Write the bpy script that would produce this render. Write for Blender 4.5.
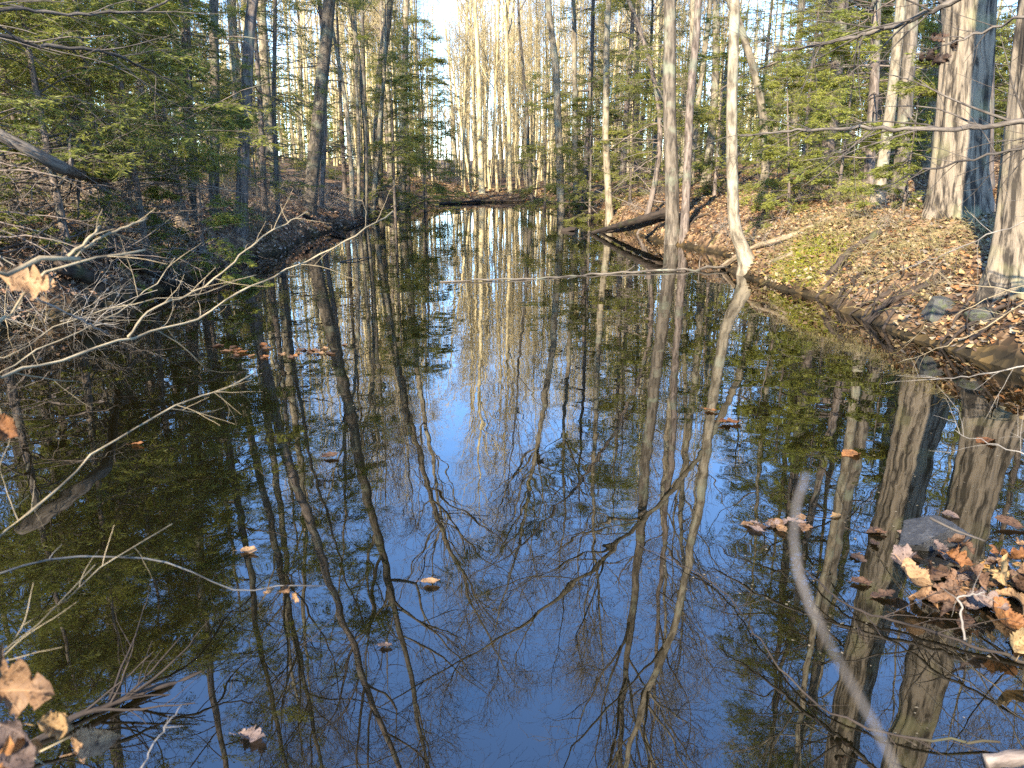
import bpy, math
import numpy as np
from mathutils import Vector

# ------------------------------------------------------------------ camera, sky, sun, exposure
S = bpy.context.scene
for o in list(bpy.data.objects):
    bpy.data.objects.remove(o)
COL = S.collection
F_PX, PITCH, CAM_H = 769.0, math.radians(15.4), 1.6
cam = bpy.data.cameras.new('camera')
cam_o = bpy.data.objects.new('camera', cam); COL.objects.link(cam_o); S.camera = cam_o
cam.sensor_width = 9.8; cam.lens = F_PX / 1024 * 9.8
cam.clip_start = 0.02; cam.clip_end = 2000
cam_o.location = (0, 0, CAM_H); cam_o.rotation_euler = (math.pi / 2 - PITCH, 0, 0)
cam.dof.use_dof = True; cam.dof.focus_distance = 13.0; cam.dof.aperture_fstop = 1.78

SUN_AZ, SUN_EL = 207.0, 32.0          # compass degrees clockwise from +Y (the view direction)
W = bpy.data.worlds.new('World'); S.world = W; W.use_nodes = True
_n = W.node_tree.nodes
sky = _n.new('ShaderNodeTexSky'); sky.sky_type = 'NISHITA'; sky.sun_disc = False
sky.sun_elevation = math.radians(SUN_EL); sky.sun_rotation = math.radians(SUN_AZ)
sky.air_density = 1.0; sky.dust_density = 0.0; sky.ozone_density = 7.5; sky.altitude = 0
W.node_tree.links.new(sky.outputs[0], _n['Background'].inputs[0])
_n['Background'].inputs[1].default_value = 0.15
sl = bpy.data.lights.new('sun', 'SUN'); sl.energy = 3.8; sl.angle = math.radians(0.53); sl.color = (1.0, 0.88, 0.68)
sun = bpy.data.objects.new('sun', sl); COL.objects.link(sun)
az, el = math.radians(SUN_AZ), math.radians(SUN_EL)
SUN_DIR = Vector((math.sin(az) * math.cos(el), math.cos(az) * math.cos(el), math.sin(el)))
sun.rotation_euler = SUN_DIR.to_track_quat('Z', 'Y').to_euler()
S.view_settings.view_transform = 'Standard'; S.view_settings.look = 'None'
S.view_settings.exposure = 2.5; S.view_settings.gamma = 1.0; S.view_settings.use_curve_mapping = False
S.render.engine = 'CYCLES'
cy = S.cycles
cy.max_bounces = 8; cy.diffuse_bounces = 3; cy.glossy_bounces = 3; cy.transmission_bounces = 4; cy.transparent_max_bounces = 8
cy.caustics_reflective = False; cy.caustics_refractive = False; cy.sample_clamp_indirect = 6.0
cy.use_denoising = False

rng = np.random.default_rng(11)
R = rng.random
def U(a, b, n=None): return rng.uniform(a, b, n)

# ------------------------------------------------------------------ pixels to directions
CP, SP = math.cos(PITCH), math.sin(PITCH)
def ray(u, v):
    a, b = (u - 512) / F_PX, (384 - v) / F_PX
    return np.array([a, CP + b * SP, -SP + b * CP])
EYE = np.array([0, 0, CAM_H])
def at_y(u, v, y, refl=False):
    """point of the pixel's ray at distance y ahead; a mirrored pixel gives the real point above the water"""
    d = ray(u, v); p = EYE + d * (y / d[1])
    if refl: p[2] = -p[2]
    return p
def at_z(u, v, z=0.0):
    d = ray(u, v); return EYE + d * ((z - CAM_H) / d[2])
def at_d(u, v, dist):
    d = ray(u, v); return EYE + d / np.linalg.norm(d) * dist

# ------------------------------------------------------------------ noise + terrain
_lat = np.random.default_rng(5).random((64, 64))
def vnoise(x, y):
    xi, yi = np.floor(x).astype(int), np.floor(y).astype(int)
    fx, fy = x - xi, y - yi
    fx = fx * fx * (3 - 2 * fx); fy = fy * fy * (3 - 2 * fy)
    a = _lat[xi % 64, yi % 64]; b = _lat[(xi + 1) % 64, yi % 64]
    c = _lat[xi % 64, (yi + 1) % 64]; d = _lat[(xi + 1) % 64, (yi + 1) % 64]
    return (a * (1 - fx) + b * fx) * (1 - fy) + (c * (1 - fx) + d * fx) * fy - 0.5
def fbm(x, y, o=3):
    s = 0; a = 1.0
    for _ in range(o):
        s = s + a * vnoise(x, y); x = x * 2.03 + 7.1; y = y * 2.03 + 3.7; a *= 0.5
    return s

XL = ([-20, 2, 5, 7.5, 10, 13, 18, 24, 30, 38, 46, 60], [-9, -8, -6.4, -5.3, -4.9, -4.75, -5.0, -5.1, -5.2, -5.1, -4.0, -3])
XR = ([-20, 1, 3, 5.5, 7, 8.5, 10.5, 13.0, 15, 18, 24, 30, 38, 46, 60], [8, 7, 6.0, 4.35, 4.0, 3.85, 4.0, 3.75, 4.3, 3.7, 3.0, 2.7, 2.3, 2.0, 2.0])
def shore(x, y):
    """metres beyond the waterline for the left, right, far and near banks (negative = in the water)"""
    w = 0.35 * fbm(x * 0.55 + 3, y * 0.55, 3)
    return (np.interp(y, *XL) - x + w, x - np.interp(y, *XR) + w,
            y - 43.0 - 0.25 * (x + 2) + w * 2, 0.9 - y + 0.2 * np.abs(x) + w * 0.4)
def ground_h(x, y):
    x = np.asarray(x, float); y = np.asarray(y, float)
    l, r, f, n = shore(x, y)
    s = np.maximum(np.maximum(l, r), np.maximum(f, n))
    up = lambda d, a, w, k, cap: a * (1 - np.exp(-np.maximum(d, 0) / w)) + k * np.minimum(np.maximum(d, 0), cap)
    hl = up(l, 0.85, 0.75, 0.115, 14); hr = up(r, 0.80, 0.62, 0.125, 12)
    hf = up(f, 0.22, 0.6, 0.045, 70); hn = up(n, 0.12, 0.8, 0.02, 20)
    land = np.maximum(np.maximum(hl, hr), np.maximum(hf, hn))
    rough = fbm(x * 0.9, y * 0.9, 4) * 0.16 * np.clip(s / 0.8, 0.12, 1) + fbm(x * 3.1, y * 3.1, 3) * 0.22 * np.exp(-((s - .35) / .35) ** 2) + fbm(x * 0.12 + 9, y * 0.12, 2) * 0.5 * np.clip((s - 3) / 6, 0, 1)
    wet = -0.75 * (1 - np.exp(np.minimum(s, 0) / 1.3)) - 0.02
    h = np.where(s > 0, land + rough, wet + rough * 0.25)
    # leafy hummock in the shallows at the lower right, and the shelf at the lower left
    h = np.maximum(h, 0.03 - 0.55 * (((x - 2.05) / 0.55) ** 2 + ((y - 2.85) / 0.45) ** 2) ** 0.8)
    h = np.maximum(h, -0.03 - 0.10 * np.hypot((x - 2.6) / 1.0, (y - 1.6) / 0.8) ** 1.5)
    h = np.maximum(h, -0.07 - 0.09 * np.hypot((x + 1.7) / 0.8, (y - 2.2) / 0.9) ** 1.5)
    return h
def gz(x, y): return float(ground_h(np.array([x]), np.array([y]))[0])
def hit(u, v):
    d = ray(u, v); t = 1.5
    while t < 120:
        p = EYE + d * t
        if p[2] <= max(gz(p[0], p[1]), -0.05): break
        t += 0.05
    return EYE + d * t

# ------------------------------------------------------------------ mesh helpers
def new_mesh(name, verts, quads, mats, attrs=None, smooth=True, tris=None):
    me = bpy.data.meshes.new(name)
    verts = np.ascontiguousarray(verts, np.float32).reshape(-1, 3)
    quads = np.zeros((0, 4), np.int32) if quads is None else np.asarray(quads, np.int32).reshape(-1, 4)
    tris = np.zeros((0, 3), np.int32) if tris is None else np.asarray(tris, np.int32).reshape(-1, 3)
    loops = np.concatenate([quads.ravel(), tris.ravel()]).astype(np.int32)
    starts = np.concatenate([np.arange(len(quads)) * 4, len(quads) * 4 + np.arange(len(tris)) * 3]).astype(np.int32)
    me.vertices.add(len(verts)); me.vertices.foreach_set('co', verts.ravel())
    me.loops.add(len(loops)); me.loops.foreach_set('vertex_index', loops)
    me.polygons.add(len(starts)); me.polygons.foreach_set('loop_start', starts)
    for k, a in (attrs or {}).items():
        a = np.ascontiguousarray(a, np.float32)
        if a.shape[-1] == 4:
            at = me.attributes.new(k, 'FLOAT_COLOR', 'POINT'); at.data.foreach_set('color', a.ravel())
        else:
            at = me.attributes.new(k, 'FLOAT_VECTOR', 'POINT'); at.data.foreach_set('vector', a.ravel())
    me.update(calc_edges=True)
    if smooth: me.polygons.foreach_set('use_smooth', np.ones(len(starts), bool))
    for m in (mats if isinstance(mats, (list, tuple)) else [mats]): me.materials.append(m)
    return me
def link(name, data, parent=None, loc=None, label=None, cat=None, group=None, kind=None):
    o = bpy.data.objects.new(name, data); COL.objects.link(o)
    if parent: o.parent = parent
    if loc is not None: o.location = loc
    if label: o['label'] = label
    if cat: o['category'] = cat
    if group: o['group'] = group
    if kind: o['kind'] = kind
    return o
def unit(v): return v / np.maximum(np.linalg.norm(v, axis=-1, keepdims=True), 1e-9)
def tubes(paths, radii, k):
    """(B,P,3) paths and (B,P) radii -> verts, quads, bark coordinates"""
    paths = np.asarray(paths, float); radii = np.asarray(radii, float)
    B, P, _ = paths.shape
    t = unit(np.gradient(paths, axis=1))
    ax = np.argmin(np.abs(t.mean(1)), axis=1); ref = np.eye(3)[ax][:, None, :]
    n = unit(np.cross(t, np.broadcast_to(ref, t.shape))); b = np.cross(t, n)
    a = np.arange(k) * 2 * np.pi / k
    c, s = np.cos(a)[None, None, :, None], np.sin(a)[None, None, :, None]
    v = paths[:, :, None] + radii[:, :, None, None] * (c * n[:, :, None] + s * b[:, :, None])
    seg = np.linalg.norm(np.diff(paths, axis=1), axis=2)
    L = np.concatenate([np.zeros((B, 1)), np.cumsum(seg, 1)], 1) + (np.arange(B) * 1.37 % 11)[:, None]
    co = np.empty(v.shape)
    co[..., 0] = radii[:, :, None] * np.cos(a); co[..., 1] = radii[:, :, None] * np.sin(a); co[..., 2] = L[:, :, None]
    i = np.arange(B)[:, None, None] * P * k; j = np.arange(P - 1)[None, :, None] * k; m = np.arange(k)[None, None, :]; m2 = (m + 1) % k
    q = np.stack([i + j + m, i + j + m2, i + j + k + m2, i + j + k + m], -1).reshape(-1, 4)
    return v.reshape(-1, 3), q, co.reshape(-1, 3)
class Geo:
    def __init__(s): s.v, s.q, s.c, s.n = [], [], [], 0
    def add(s, v, q, c=None):
        s.v.append(v); s.q.append(q + s.n); s.c.append(c if c is not None else np.zeros_like(v)); s.n += len(v)
    def tube(s, p, r, k): s.add(*tubes(p, r, k))
    def mesh(s, name, mat):
        return new_mesh(name, np.concatenate(s.v), np.concatenate(s.q), mat, {'bco': np.concatenate(s.c)})
def smooth_path(pts, n):
    """Catmull-Rom through the points, resampled to n"""
    p = np.asarray(pts, float); p = np.vstack([2 * p[0] - p[1], p, 2 * p[-1] - p[-2]])
    m = len(p) - 3; out = []
    L = np.linalg.norm(np.diff(p[1:-1], axis=0), axis=1); cum = np.concatenate([[0], np.cumsum(L)])
    for s in np.linspace(0, cum[-1], n):
        i = min(int(np.searchsorted(cum, s, 'right') - 1), m - 1); t = (s - cum[i]) / max(L[i], 1e-9)
        a, b, c, d = p[i], p[i + 1], p[i + 2], p[i + 3]
        out.append(0.5 * ((2 * b) + (c - a) * t + (2 * a - 5 * b + 4 * c - d) * t * t + (3 * b - a - 3 * c + d) * t ** 3))
    return np.array(out)
def grow(pp, pr, n, tr, ang, length, P, wob, up, rfac=0.6, tip=0.25, flat=0.0, rmax=9.0, rmin=0.0):
    """n children on every parent path; length(t) gives metres for position t on the parent"""
    B, Q, _ = pp.shape
    t = np.sort(U(tr[0], tr[1], (B, n)), 1)
    x = t * (Q - 1); i = np.minimum(x.astype(int), Q - 2); f = (x - i)[..., None]
    bi = np.arange(B)[:, None]
    pos = pp[bi, i] * (1 - f) + pp[bi, i + 1] * f
    T = unit(pp[bi, i + 1] - pp[bi, i])
    rad = pr[bi, i] * (1 - f[..., 0]) + pr[bi, i + 1] * f[..., 0]
    pos, T, rad, t = pos.reshape(-1, 3), T.reshape(-1, 3), rad.ravel(), t.ravel()
    N = len(t)
    rv = rng.normal(size=(N, 3))
    if flat: rv[:, 2] *= (1 - flat)
    perp = unit(rv - (rv * T).sum(1, keepdims=True) * T)
    if flat: perp[:, 2] *= (1 - flat); perp = unit(perp)
    a = np.radians(U(ang[0], ang[1], N))[:, None]
    d = unit(np.cos(a) * T + np.sin(a) * perp)
    ln = length(t) * U(0.65, 1.25, N)
    path = np.empty((N, P, 3)); path[:, 0] = pos
    for k in range(1, P):
        d = d + rng.normal(size=(N, 3)) * wob; d[:, 2] += up
        d = unit(d); path[:, k] = path[:, k - 1] + d * (ln / (P - 1))[:, None]
    r0 = np.clip(rad * rfac * U(0.7, 1.1, N), rmin, rmax)
    r = r0[:, None] * np.linspace(1, tip, P)[None]
    return path, r

# ------------------------------------------------------------------ materials
def mat(name):
    m = bpy.data.materials.new(name); m.use_nodes = True
    nt = m.node_tree; nt.nodes.clear()
    out = nt.nodes.new('ShaderNodeOutputMaterial')
    def N(t, **kw):
        n = nt.nodes.new(t)
        for k, v in kw.items():
            if k.startswith('i_'):
                k = k[2:]; n.inputs[int(k) if k.isdigit() else k.replace('_', ' ')].default_value = v
            else: setattr(n, k, v)
        return n
    return m, nt, out, N, nt.links.new
def ramp(N, stops, interp='LINEAR'):
    r = N('ShaderNodeValToRGB'); e = r.color_ramp.elements; r.color_ramp.interpolation = interp
    while len(e) > 1: e.remove(e[-1])
    for i, (p, c) in enumerate(stops):
        x = e[0] if i == 0 else e.new(p)
        x.position = p; x.color = (*c, 1)
    return r
def bark(name, dark, light, scale=14, zs=0.16, lichen=None, bump=0.6, rough=0.9, vary=0.5, lo=0.38, hi=0.60):
    m, nt, out, N, Lk = mat(name)
    at = N('ShaderNodeAttribute', attribute_name='bco')
    mp = N('ShaderNodeMapping'); mp.inputs['Scale'].default_value = (1, 1, zs); Lk(at.outputs['Vector'], mp.inputs[0])
    no = N('ShaderNodeTexNoise', i_Scale=scale, i_Detail=5.0, i_Roughness=0.65, i_Distortion=0.4); Lk(mp.outputs[0], no.inputs['Vector'])
    big = N('ShaderNodeTexNoise', i_Scale=2.2, i_Detail=3.0); Lk(at.outputs['Vector'], big.inputs['Vector'])
    r = ramp(N, [(lo, dark), (hi, light)]); Lk(no.outputs[0], r.inputs[0])
    col = r.outputs[0]
    if lichen:
        rr = ramp(N, [(0.52, (0, 0, 0)), (0.66, (1, 1, 1))]); Lk(big.outputs[0], rr.inputs[0])
        mx = N('ShaderNodeMix', data_type='RGBA'); mx.inputs['B'].default_value = (*lichen, 1)
        ml = N('ShaderNodeMath', operation='MULTIPLY', i_1=0.55); Lk(rr.outputs[0], ml.inputs[0])
        Lk(ml.outputs[0], mx.inputs['Factor']); Lk(col, mx.inputs['A']); col = mx.outputs['Result']
    oi = N('ShaderNodeObjectInfo')
    mr = N('ShaderNodeMapRange', i_3=1 - vary * 0.6, i_4=1 + vary * 0.6); Lk(oi.outputs['Random'], mr.inputs[0])
    hs = N('ShaderNodeHueSaturation'); Lk(mr.outputs[0], hs.inputs['Value']); Lk(col, hs.inputs['Color'])
    b = N('ShaderNodeBump', i_Strength=bump, i_Distance=0.02); Lk(no.outputs[0], b.inputs['Height'])
    p = N('ShaderNodeBsdfPrincipled', i_Roughness=rough); p.inputs['Specular IOR Level'].default_value = 0.25
    Lk(hs.outputs[0], p.inputs['Base Color']); Lk(b.outputs[0], p.inputs['Normal']); Lk(p.outputs[0], out.inputs[0])
    return m
M = {}
M['pale'] = bark('pale_bark', (0.07, 0.055, 0.037), (0.25, 0.205, 0.14), 11, 0.30, (0.26, 0.27, 0.19))
M['grey'] = bark('grey_bark', (0.042, 0.034, 0.026), (0.155, 0.126, 0.094), 16, 0.2, (0.20, 0.22, 0.15))
M['hem'] = bark('hemlock_bark', (0.045, 0.034, 0.027), (0.16, 0.125, 0.10), 20, 0.2, (0.13, 0.145, 0.10))
M['oak'] = bark('furrowed_bark', (0.028, 0.022, 0.016), (0.19, 0.15, 0.105), 15, 0.13, (0.22, 0.20, 0.10), 1.0, vary=0.1, lo=0.42, hi=0.56)
M['far'] = bark('sun_tinted_far_bark', (0.24, 0.18, 0.085), (0.52, 0.43, 0.245), 8, 0.3, None, 0.3)  # lighter, warmer bark: the far wood's sunlight is put into the colour
M['twig'] = bark('twig_bark', (0.10, 0.08, 0.06), (0.22, 0.18, 0.135), 30, 0.3, None, 0.2)
M['dry'] = bark('dry_twig_bark', (0.10, 0.078, 0.05), (0.38, 0.29, 0.165), 45, 0.12, (0.13, 0.115, 0.075), 0.5, vary=0.4)
M['greytwig'] = bark('grey_twig_bark', (0.09, 0.076, 0.062), (0.27, 0.235, 0.19), 45, 0.12, None, 0.3, vary=0.3)
M['nearstem'] = bark('shade_darkened_stem_bark', (0.05, 0.044, 0.04), (0.12, 0.105, 0.095), 60, 0.15, None, 0.2, vary=0.0)  # darker bark colour stands in for the shadow on the near stem
M['dark'] = bark('dark_branch_bark', (0.03, 0.024, 0.02), (0.11, 0.09, 0.07), 40, 0.2, None, 0.4)
M['wet'] = bark('rotten_wood', (0.012, 0.009, 0.007), (0.055, 0.039, 0.028), 18, 0.12, (0.06, 0.065, 0.022), 0.9)
M['log'] = bark('fallen_wood', (0.12, 0.08, 0.05), (0.36, 0.27, 0.17), 16, 0.10, (0.2, 0.19, 0.08), 0.8)

def leafy(name, rough=0.6, trans=0.35, attr=None, c0=None, c1=None):
    m, nt, out, N, Lk = mat(name)
    if attr:
        a = N('ShaderNodeAttribute', attribute_name=attr); col = a.outputs['Color']
    else:
        a = N('ShaderNodeAttribute', attribute_name='bco')
        no = N('ShaderNodeTexNoise', i_Scale=1.4, i_Detail=4.0); Lk(a.outputs['Vector'], no.inputs['Vector'])
        r = ramp(N, [(0.3, c0), (0.7, c1)]); Lk(no.outputs[0], r.inputs[0]); col = r.outputs[0]
        oi = N('ShaderNodeObjectInfo')
        mr = N('ShaderNodeMapRange', i_3=0.75, i_4=1.25); Lk(oi.outputs['Random'], mr.inputs[0])
        hs = N('ShaderNodeHueSaturation'); Lk(mr.outputs[0], hs.inputs['Value']); Lk(col, hs.inputs['Color']); col = hs.outputs[0]
    p = N('ShaderNodeBsdfPrincipled', i_Roughness=rough); p.inputs['Specular IOR Level'].default_value = 0.3
    Lk(col, p.inputs['Base Color'])
    tr = N('ShaderNodeBsdfTranslucent'); Lk(col, tr.inputs[0])
    mx = N('ShaderNodeMixShader', i_0=trans); Lk(p.outputs[0], mx.inputs[1]); Lk(tr.outputs[0], mx.inputs[2]); Lk(mx.outputs[0], out.inputs[0])
    return m
M['needle'] = leafy('hemlock_needles', 0.5, 0.5, None, (0.15, 0.175, 0.034), (0.30, 0.29, 0.055))
M['litter'] = leafy('dry_leaf_litter', 0.75, 0.15, 'lc')
M['straw'] = leafy('straw_grass', 0.7, 0.3, 'lc')
def leafmat(name, c0, c1, trans=0.35):
    m, nt, out, N, Lk = mat(name)
    tc = N('ShaderNodeTexCoord')
    no = N('ShaderNodeTexNoise', i_Scale=3.0, i_Detail=5.0, i_Roughness=0.6); Lk(tc.outputs['Generated'], no.inputs['Vector'])
    oi = N('ShaderNodeObjectInfo'); ad = N('ShaderNodeMath', operation='MULTIPLY_ADD', i_1=0.5, i_2=-0.25); Lk(oi.outputs['Random'], ad.inputs[0])
    a2 = N('ShaderNodeMath', operation='ADD'); Lk(no.outputs[0], a2.inputs[0]); Lk(ad.outputs[0], a2.inputs[1])
    # midrib and side veins, and browned spots
    sx = N('ShaderNodeSeparateXYZ'); Lk(tc.outputs['Object'], sx.inputs[0])
    ab = N('ShaderNodeMath', operation='ABSOLUTE'); Lk(sx.outputs['Y'], ab.inputs[0])
    vx = N('ShaderNodeMath', operation='MULTIPLY_ADD', i_1=-0.9); Lk(ab.outputs[0], vx.inputs[0]); Lk(sx.outputs['X'], vx.inputs[2])
    pp = N('ShaderNodeMath', operation='PINGPONG', i_1=0.055); Lk(vx.outputs[0], pp.inputs[0])
    m1 = N('ShaderNodeMapRange', i_1=0.0, i_2=0.012, i_3=0.22, i_4=0.0); Lk(pp.outputs[0], m1.inputs[0])
    m2 = N('ShaderNodeMapRange', i_1=0.0, i_2=0.022, i_3=0.3, i_4=0.0); Lk(ab.outputs[0], m2.inputs[0])
    mxv = N('ShaderNodeMath', operation='MAXIMUM'); Lk(m1.outputs[0], mxv.inputs[0]); Lk(m2.outputs[0], mxv.inputs[1])
    sp = N('ShaderNodeTexNoise', i_Scale=11.0, i_Detail=3.0); Lk(tc.outputs['Object'], sp.inputs['Vector'])
    sm = N('ShaderNodeMapRange', i_1=0.56, i_2=0.68, i_3=0.0, i_4=-0.45); Lk(sp.outputs[0], sm.inputs[0])
    a3 = N('ShaderNodeMath', operation='ADD'); Lk(a2.outputs[0], a3.inputs[0]); Lk(mxv.outputs[0], a3.inputs[1])
    a4 = N('ShaderNodeMath', operation='ADD'); Lk(a3.outputs[0], a4.inputs[0]); Lk(sm.outputs[0], a4.inputs[1])
    r = ramp(N, [(0.0, tuple(.4 * q for q in c0)), (0.3, c0), (0.85, c1)]); Lk(a4.outputs[0], r.inputs[0])
    b = N('ShaderNodeBump', i_Strength=0.7, i_Distance=0.004); Lk(a4.outputs[0], b.inputs['Height'])
    p = N('ShaderNodeBsdfPrincipled', i_Roughness=0.65); p.inputs['Specular IOR Level'].default_value = 0.3
    Lk(r.outputs[0], p.inputs['Base Color']); Lk(b.outputs[0], p.inputs['Normal'])
    tr = N('ShaderNodeBsdfTranslucent'); Lk(r.outputs[0], tr.inputs[0])
    mx = N('ShaderNodeMixShader', i_0=trans); Lk(p.outputs[0], mx.inputs[1]); Lk(tr.outputs[0], mx.inputs[2]); Lk(mx.outputs[0], out.inputs[0])
    return m
M['leaf_tan'] = leafmat('tan_leaf', (0.15, 0.08, 0.038), (0.36, 0.215, 0.105))
M['leaf_orange'] = leafmat('orange_leaf', (0.15, 0.06, 0.02), (0.33, 0.15, 0.05))
M['leaf_gold'] = leafmat('golden_leaf', (0.19, 0.11, 0.045), (0.40, 0.27, 0.12))
M['leaf_brown'] = leafmat('brown_leaf', (0.06, 0.032, 0.018), (0.20, 0.11, 0.06))
M['leaf_dead'] = leafmat('dead_leaf', (0.03, 0.018, 0.012), (0.10, 0.055, 0.03), .2)
M['leaf_grey'] = leafmat('grey_brown_leaf', (0.11, 0.075, 0.06), (0.27, 0.19, 0.15))

def soil_mat():
    m, nt, out, N, Lk = mat('forest_floor')
    tc = N('ShaderNodeTexCoord')
    n1 = N('ShaderNodeTexNoise', i_Scale=0.8, i_Detail=5.0); Lk(tc.outputs['Object'], n1.inputs['Vector'])
    vo = N('ShaderNodeTexVoronoi', i_Scale=11.0); Lk(tc.outputs['Object'], vo.inputs['Vector'])
    sep = N('ShaderNodeSeparateColor'); Lk(vo.outputs['Color'], sep.inputs[0])
    r = ramp(N, [(0.0, (0.045, 0.028, 0.018)), (0.4, (0.13, 0.08, 0.047)), (0.75, (0.23, 0.145, 0.08)), (1.0, (0.33, 0.225, 0.13))]); Lk(sep.outputs[0], r.inputs[0])
    r2 = ramp(N, [(0.35, (0.5, 0.45, 0.42)), (0.65, (1, 1, 1))]); Lk(n1.outputs[0], r2.inputs[0])
    mx = N('ShaderNodeMix', data_type='RGBA', blend_type='MULTIPLY'); mx.inputs['Factor'].default_value = 1
    Lk(r.outputs[0], mx.inputs['A']); Lk(r2.outputs[0], mx.inputs['B'])
    n2 = N('ShaderNodeTexNoise', i_Scale=0.55, i_Detail=6.0, i_Roughness=0.6); Lk(tc.outputs['Object'], n2.inputs['Vector'])
    r3 = ramp(N, [(0.57, (0, 0, 0)), (0.66, (1, 1, 1))]); Lk(n2.outputs[0], r3.inputs[0])
    mm = N('ShaderNodeMix', data_type='RGBA'); mm.inputs['B'].default_value = (0.085, 0.095, 0.02, 1)
    Lk(r3.outputs[0], mm.inputs['Factor']); Lk(mx.outputs['Result'], mm.inputs['A'])
    # mud below the waterline; its dark tone reaches a little above it
    sx = N('ShaderNodeSeparateXYZ'); Lk(tc.outputs['Object'], sx.inputs[0])
    mr = N('ShaderNodeMapRange', i_1=0.20, i_2=0.04); zn = N('ShaderNodeMath', operation='MULTIPLY_ADD', i_1=0.35, i_2=-0.175); Lk(n2.outputs[0], zn.inputs[0]); za = N('ShaderNodeMath', operation='ADD'); Lk(sx.outputs['Z'], za.inputs[0]); Lk(zn.outputs[0], za.inputs[1]); Lk(za.outputs[0], mr.inputs[0])
    md = N('ShaderNodeMix', data_type='RGBA'); Lk(mr.outputs[0], md.inputs['Factor']); Lk(mm.outputs['Result'], md.inputs['A'])
    r4 = ramp(N, [(0.0, (0.012, 0.009, 0.005)), (0.7, (0.032, 0.023, 0.011)), (1.0, (0.085, 0.054, 0.02))]); Lk(sep.outputs[1], r4.inputs[0]); Lk(r4.outputs[0], md.inputs['B'])
    b = N('ShaderNodeBump', i_Strength=0.8, i_Distance=0.03); Lk(vo.outputs['Distance'], b.inputs['Height'])
    p = N('ShaderNodeBsdfPrincipled', i_Roughness=0.95); p.inputs['Specular IOR Level'].default_value = 0.15
    Lk(md.outputs['Result'], p.inputs['Base Color']); Lk(b.outputs[0], p.inputs['Normal']); Lk(p.outputs[0], out.inputs[0])
    return m
M['soil'] = soil_mat()
def water_mat():
    m, nt, out, N, Lk = mat('pond_water')
    tc = N('ShaderNodeTexCoord')
    n1 = N('ShaderNodeTexNoise', i_Scale=1.6, i_Detail=2.0, i_Roughness=0.5); Lk(tc.outputs['Object'], n1.inputs['Vector'])
    n3 = N('ShaderNodeTexNoise', i_Scale=7.0, i_Detail=1.0); Lk(tc.outputs['Object'], n3.inputs['Vector'])
    n4 = N('ShaderNodeTexNoise', i_Scale=0.45, i_Detail=2.0); Lk(tc.outputs['Object'], n4.inputs['Vector'])
    am = N('ShaderNodeMapRange', i_1=0.45, i_2=0.68, i_3=0.0, i_4=0.14); Lk(n4.outputs[0], am.inputs[0])      # patches of faint ripple
    hh = N('ShaderNodeMath', operation='MULTIPLY_ADD'); Lk(n3.outputs[0], hh.inputs[0]); Lk(am.outputs[0], hh.inputs[1]); Lk(n1.outputs[0], hh.inputs[2])
    b = N('ShaderNodeBump', i_Strength=1.0, i_Distance=0.0026); Lk(hh.outputs[0], b.inputs['Height'])
    fr = N('ShaderNodeFresnel', i_IOR=2.1); Lk(b.outputs[0], fr.inputs['Normal'])
    g = N('ShaderNodeBsdfGlossy', i_Roughness=0.0); g.inputs['Color'].default_value = (1, 1, 1, 1); Lk(b.outputs[0], g.inputs['Normal'])
    t = N('ShaderNodeBsdfTransparent'); t.inputs['Color'].default_value = (0.62, 0.45, 0.18, 1)
    df = N('ShaderNodeBsdfDiffuse'); df.inputs['Color'].default_value = (0.06, 0.05, 0.02, 1)      # silt and tannin in the water
    mk = N('ShaderNodeMixShader', i_0=0.05); Lk(t.outputs[0], mk.inputs[1]); Lk(df.outputs[0], mk.inputs[2])
    mx = N('ShaderNodeMixShader'); Lk(fr.outputs[0], mx.inputs[0]); Lk(mk.outputs[0], mx.inputs[1]); Lk(g.outputs[0], mx.inputs[2]); Lk(mx.outputs[0], out.inputs[0])
    return m
M['water'] = water_mat()
def rock_mat(name='wet_grey_stone', stops=None):
    m, nt, out, N, Lk = mat(name)
    tc = N('ShaderNodeTexCoord')
    n1 = N('ShaderNodeTexNoise', i_Scale=14.0, i_Detail=9.0, i_Roughness=0.75); Lk(tc.outputs['Object'], n1.inputs['Vector'])
    r = ramp(N, stops or [(0.3, (0.006, 0.006, 0.006)), (0.52, (0.024, 0.023, 0.022)), (0.72, (0.075, 0.072, 0.066))]); Lk(n1.outputs[0], r.inputs[0])
    b = N('ShaderNodeBump', i_Strength=1.0, i_Distance=0.02); Lk(n1.outputs[0], b.inputs['Height'])
    p = N('ShaderNodeBsdfPrincipled', i_Roughness=0.6); Lk(r.outputs[0], p.inputs['Base Color']); Lk(b.outputs[0], p.inputs['Normal']); Lk(p.outputs[0], out.inputs[0])
    return m
M['rock'] = rock_mat()
M['mossrock'] = rock_mat('mossy_stone', [(0.3, (0.012, 0.011, 0.009)), (0.5, (0.045, 0.042, 0.035)), (0.6, (0.05, 0.058, 0.02)), (0.75, (0.09, 0.10, 0.03))])

# ------------------------------------------------------------------ ground and water
gx = np.concatenate([-np.geomspace(14, 500, 60)[::-1], np.linspace(-13.8, 13.8, 250), np.geomspace(14, 500, 60)])
gy = np.concatenate([-np.geomspace(3, 300, 25)[::-1], np.linspace(-2.8, 32, 300), np.linspace(32.4, 60, 60), np.geomspace(61, 700, 50)])
X, Y = np.meshgrid(gx, gy, indexing='ij')
nx, ny = len(gx), len(gy)
idx = (np.arange(nx - 1)[:, None] * ny + np.arange(ny - 1)[None]).ravel()
link('ground', new_mesh('ground', np.stack([X, Y, ground_h(X, Y)], -1), np.stack([idx, idx + ny, idx + ny + 1, idx + 1], -1), M['soil']), kind='structure')
link('water', new_mesh('water', [(-30, -14, 0), (30, -14, 0), (30, 58, 0), (-30, 58, 0)], [(0, 1, 2, 3)], M['water'], smooth=False), kind='structure')

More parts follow.
